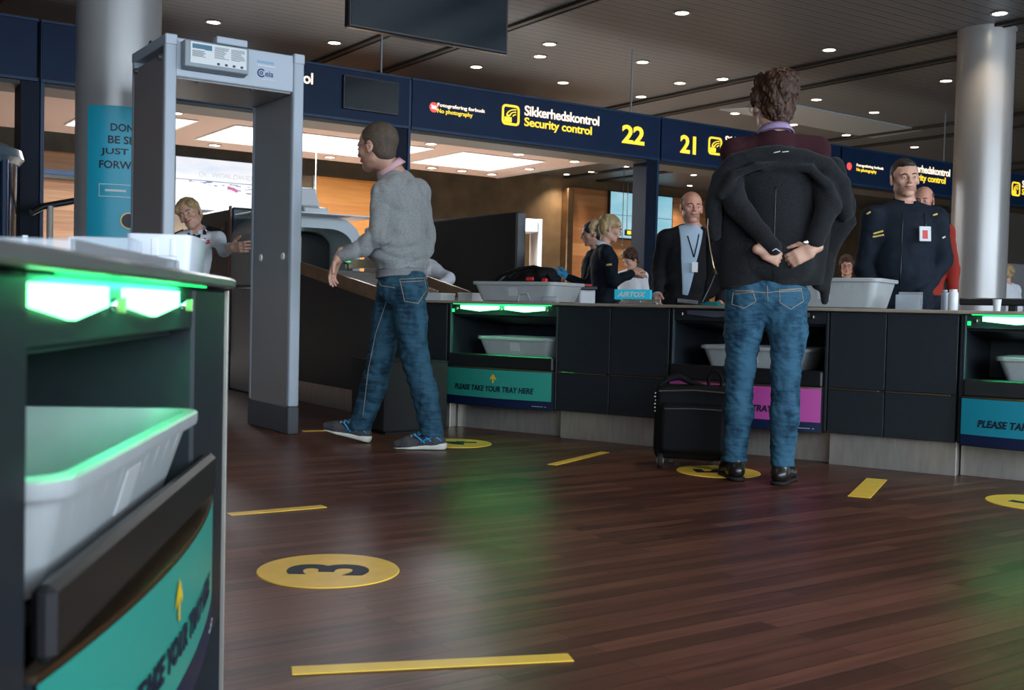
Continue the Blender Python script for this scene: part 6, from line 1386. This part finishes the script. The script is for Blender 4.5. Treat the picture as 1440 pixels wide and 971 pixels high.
# blonde officer in profile
Y = 9.6
gp = ap(848, 430, Y); gp.z = 0
J = std_joints(gp, -84, 1.60, head=(0.0, 0.05, 1.665), elR=(0.22, 0.06, 1.14), wrR=(0.10, 0.26, 1.24), elL=(-0.22, 0.05, 1.14), wrL=(-0.06, 0.28, 1.22))
root, p, Q, T, tp = figure('blonde officer with ponytail in dark uniform seen in profile looking down', J, -92, 16, 0, 0.98, 'skin_pale', 'ponytail', 'hair_blonde', 'uniform', 0.008, fem=1.0, collar='shirt_w', loose=1.1, k=0.97)
stitch(root, tp, [[(853, 373), (860, 372)]], 0.009, 'gold', 'chest_mark', parent=tp, off=0.002)
# dark-haired colleague with blue gloves behind her
Y = 10.3
gp = ap(834, 430, Y); gp.z = 0
J = std_joints(gp, 100, 1.60, elL=(-0.24, 0.12, 1.12), wrL=(-0.16, 0.32, 1.20), elR=(0.2, 0.05, 1.12), wrR=(0.1, 0.25, 1.05))
root, p, Q, T, tp = figure('dark-haired person with a blue glove hidden behind the blonde officer', J, 100, 10, 0, 0.96, 'skin', 'bun', 'hair_dark', 'uniform', 0.010, fem=1.0, k=0.95)
S = SDF(0.006); hand(S, J['wrL'] + Vector((0, 0, 0.0)), (-1, -0.1, 0.25), (0, -0.3, 1), (0, -1, 0), s=1.06, curl=(0.2, 0.25, 0.3, 0.3)); S.mesh('blue_glove', M['glove'], root)
# person in white further back
gp = ap(886, 430, 12.6); gp.z = 0
J = std_joints(gp, 150, 1.47, elR=(0.24, 0.02, 1.14), wrR=(0.12, 0.26, 1.16))
figure('distant person with tousled brown hair and a white shirt right of the blonde officer', J, 130, 30, 0, 0.95, 'skin_pale', 'thick', 'hair_brown', 'shirt_w', 0.011, pants='jeans1')
gp = ap(1189, 430, 12.8); gp.z = 0
J = std_joints(gp, 170, 1.46); root, p, Q, T, tp = figure('distant person with brown hair and glasses seen just above the empty grey tray', J, 160, 5, 0, 0.95, 'skin_red', 'thick', 'hair_brown', 'suit', 0.011)
glasses(root, p, 'blackpl')
gp = ap(1414, 430, 13.6); gp.z = 0
J = std_joints(gp, 20, 1.45); figure('distant person with blonde hair in a white top right of the column', J, 30, 15, 0, 0.95, 'skin_pale', 'bun', 'hair_blonde', 'shirt_w', 0.011, fem=1.0)
# worker in white bending behind the conveyor
J = dict(pelvis=ap(590, 428, 9.3), belly=ap(592, 405, 9.2), chest=ap(600, 388, 9.1), neck=ap(594, 376, 8.95), head=ap(586, 366, 8.9), shL=ap(612, 380, 8.95), shR=ap(584, 384, 9.1),
         elL=ap(632, 392, 8.8), wrL=ap(618, 402, 8.6), elR=ap(580, 400, 8.9), wrR=ap(585, 410, 8.7))
g = std_joints((J['pelvis'].x, 9.35, 0), 200, 1.6)
for n_ in ('hipL', 'hipR', 'knL', 'knR', 'anL', 'anR'): J[n_] = g[n_]
figure('worker in a white shirt bending behind the conveyor, mostly hidden by the grey sweater', J, 200, 50, 0, 0.93, 'skin', 'short', 'hair_dark', 'shirt_w', 0.010, k=0.92)
# woman officer in white shirt behind the detector
Y = 8.0
J = dict(head=ap(267, 301, Y - 0.06), neck=ap(277, 329, Y), chest=ap(268, 357, Y + 0.03), belly=ap(267, 392, Y + 0.04), pelvis=ap(270, 428, Y + 0.05),
         shR=ap(241, 345, Y), shL=ap(307, 337, Y), elR=ap(232, 395, Y), elL=ap(315, 352, Y - 0.12), wrR=ap(246, 430, Y - 0.1), wrL=ap(325, 349, Y - 0.36))
g = std_joints((J['pelvis'].x, Y + 0.05, 0), 180, 1.66)
for n_ in ('hipL', 'hipR', 'knL', 'knR', 'anL', 'anR'): J[n_] = g[n_]
root, p, Q, T, tp = figure('blonde woman officer in a white shirt and black tie leaning out behind the metal detector', J, 176, 6, 24, 1.0, 'skin_pale', 'bun', 'hair_blonde', 'shirt_w', 0.006, fem=1.0, k=0.92, collar='shirt_w', topn='shirt', lip='lipstick', smile=0.8, brow='hair_short', arm=0.050,
        handd={'L': ((0.75, -0.55, 0.05), (0, -0.1, 1), (0.3, -1, 0), dict(s=1.0, curl=(0.5, 0.6, 0.7, 0.8), thumb=0.0))})
b_ = root.location; c_ = J['neck'] + T.col[1] * 0.075 - T.col[2] * 0.012 - b_; TM = T.to_4x4()
MB().prism([(-0.006, 0.0), (-0.045, 0.018), (-0.045, -0.020), (-0.006, -0.004)], -0.006, 0.006, Matrix.Translation(c_) @ TM, bev=0.002).prism([(0.006, 0.0), (0.045, 0.018), (0.045, -0.020), (0.006, -0.004)], -0.006, 0.006, Matrix.Translation(c_) @ TM, bev=0.002).box(-0.010, 0.010, -0.008, 0.008, -0.010, 0.012, 0.003, Matrix.Translation(c_) @ TM).build('black_tie_bow', M['suit'], root)
for q in 'LR':
    a = J['sh' + q] * 0.78 + J['neck'] * 0.22 + T.col[2] * 0.062 - b_; d_ = (J['sh' + q] - J['neck']).normalized()
    e_ = MB().tube([a - d_ * 0.05, a + d_ * 0.045], 0.018, 8).build('epaulette', M['suit'], root, smooth=50)
stitch(root, tp, [[(287, 324), (288, 330)]], 0.014, 'blackpl', 'chest_radio', parent=tp, off=0.003)
stitch(root, tp, [[(287, 336), (289, 336)], [(292, 339), (294, 338)], [(287, 343), (295, 341)]], 0.006, 'red', 'name_tags', parent=tp, off=0.002)
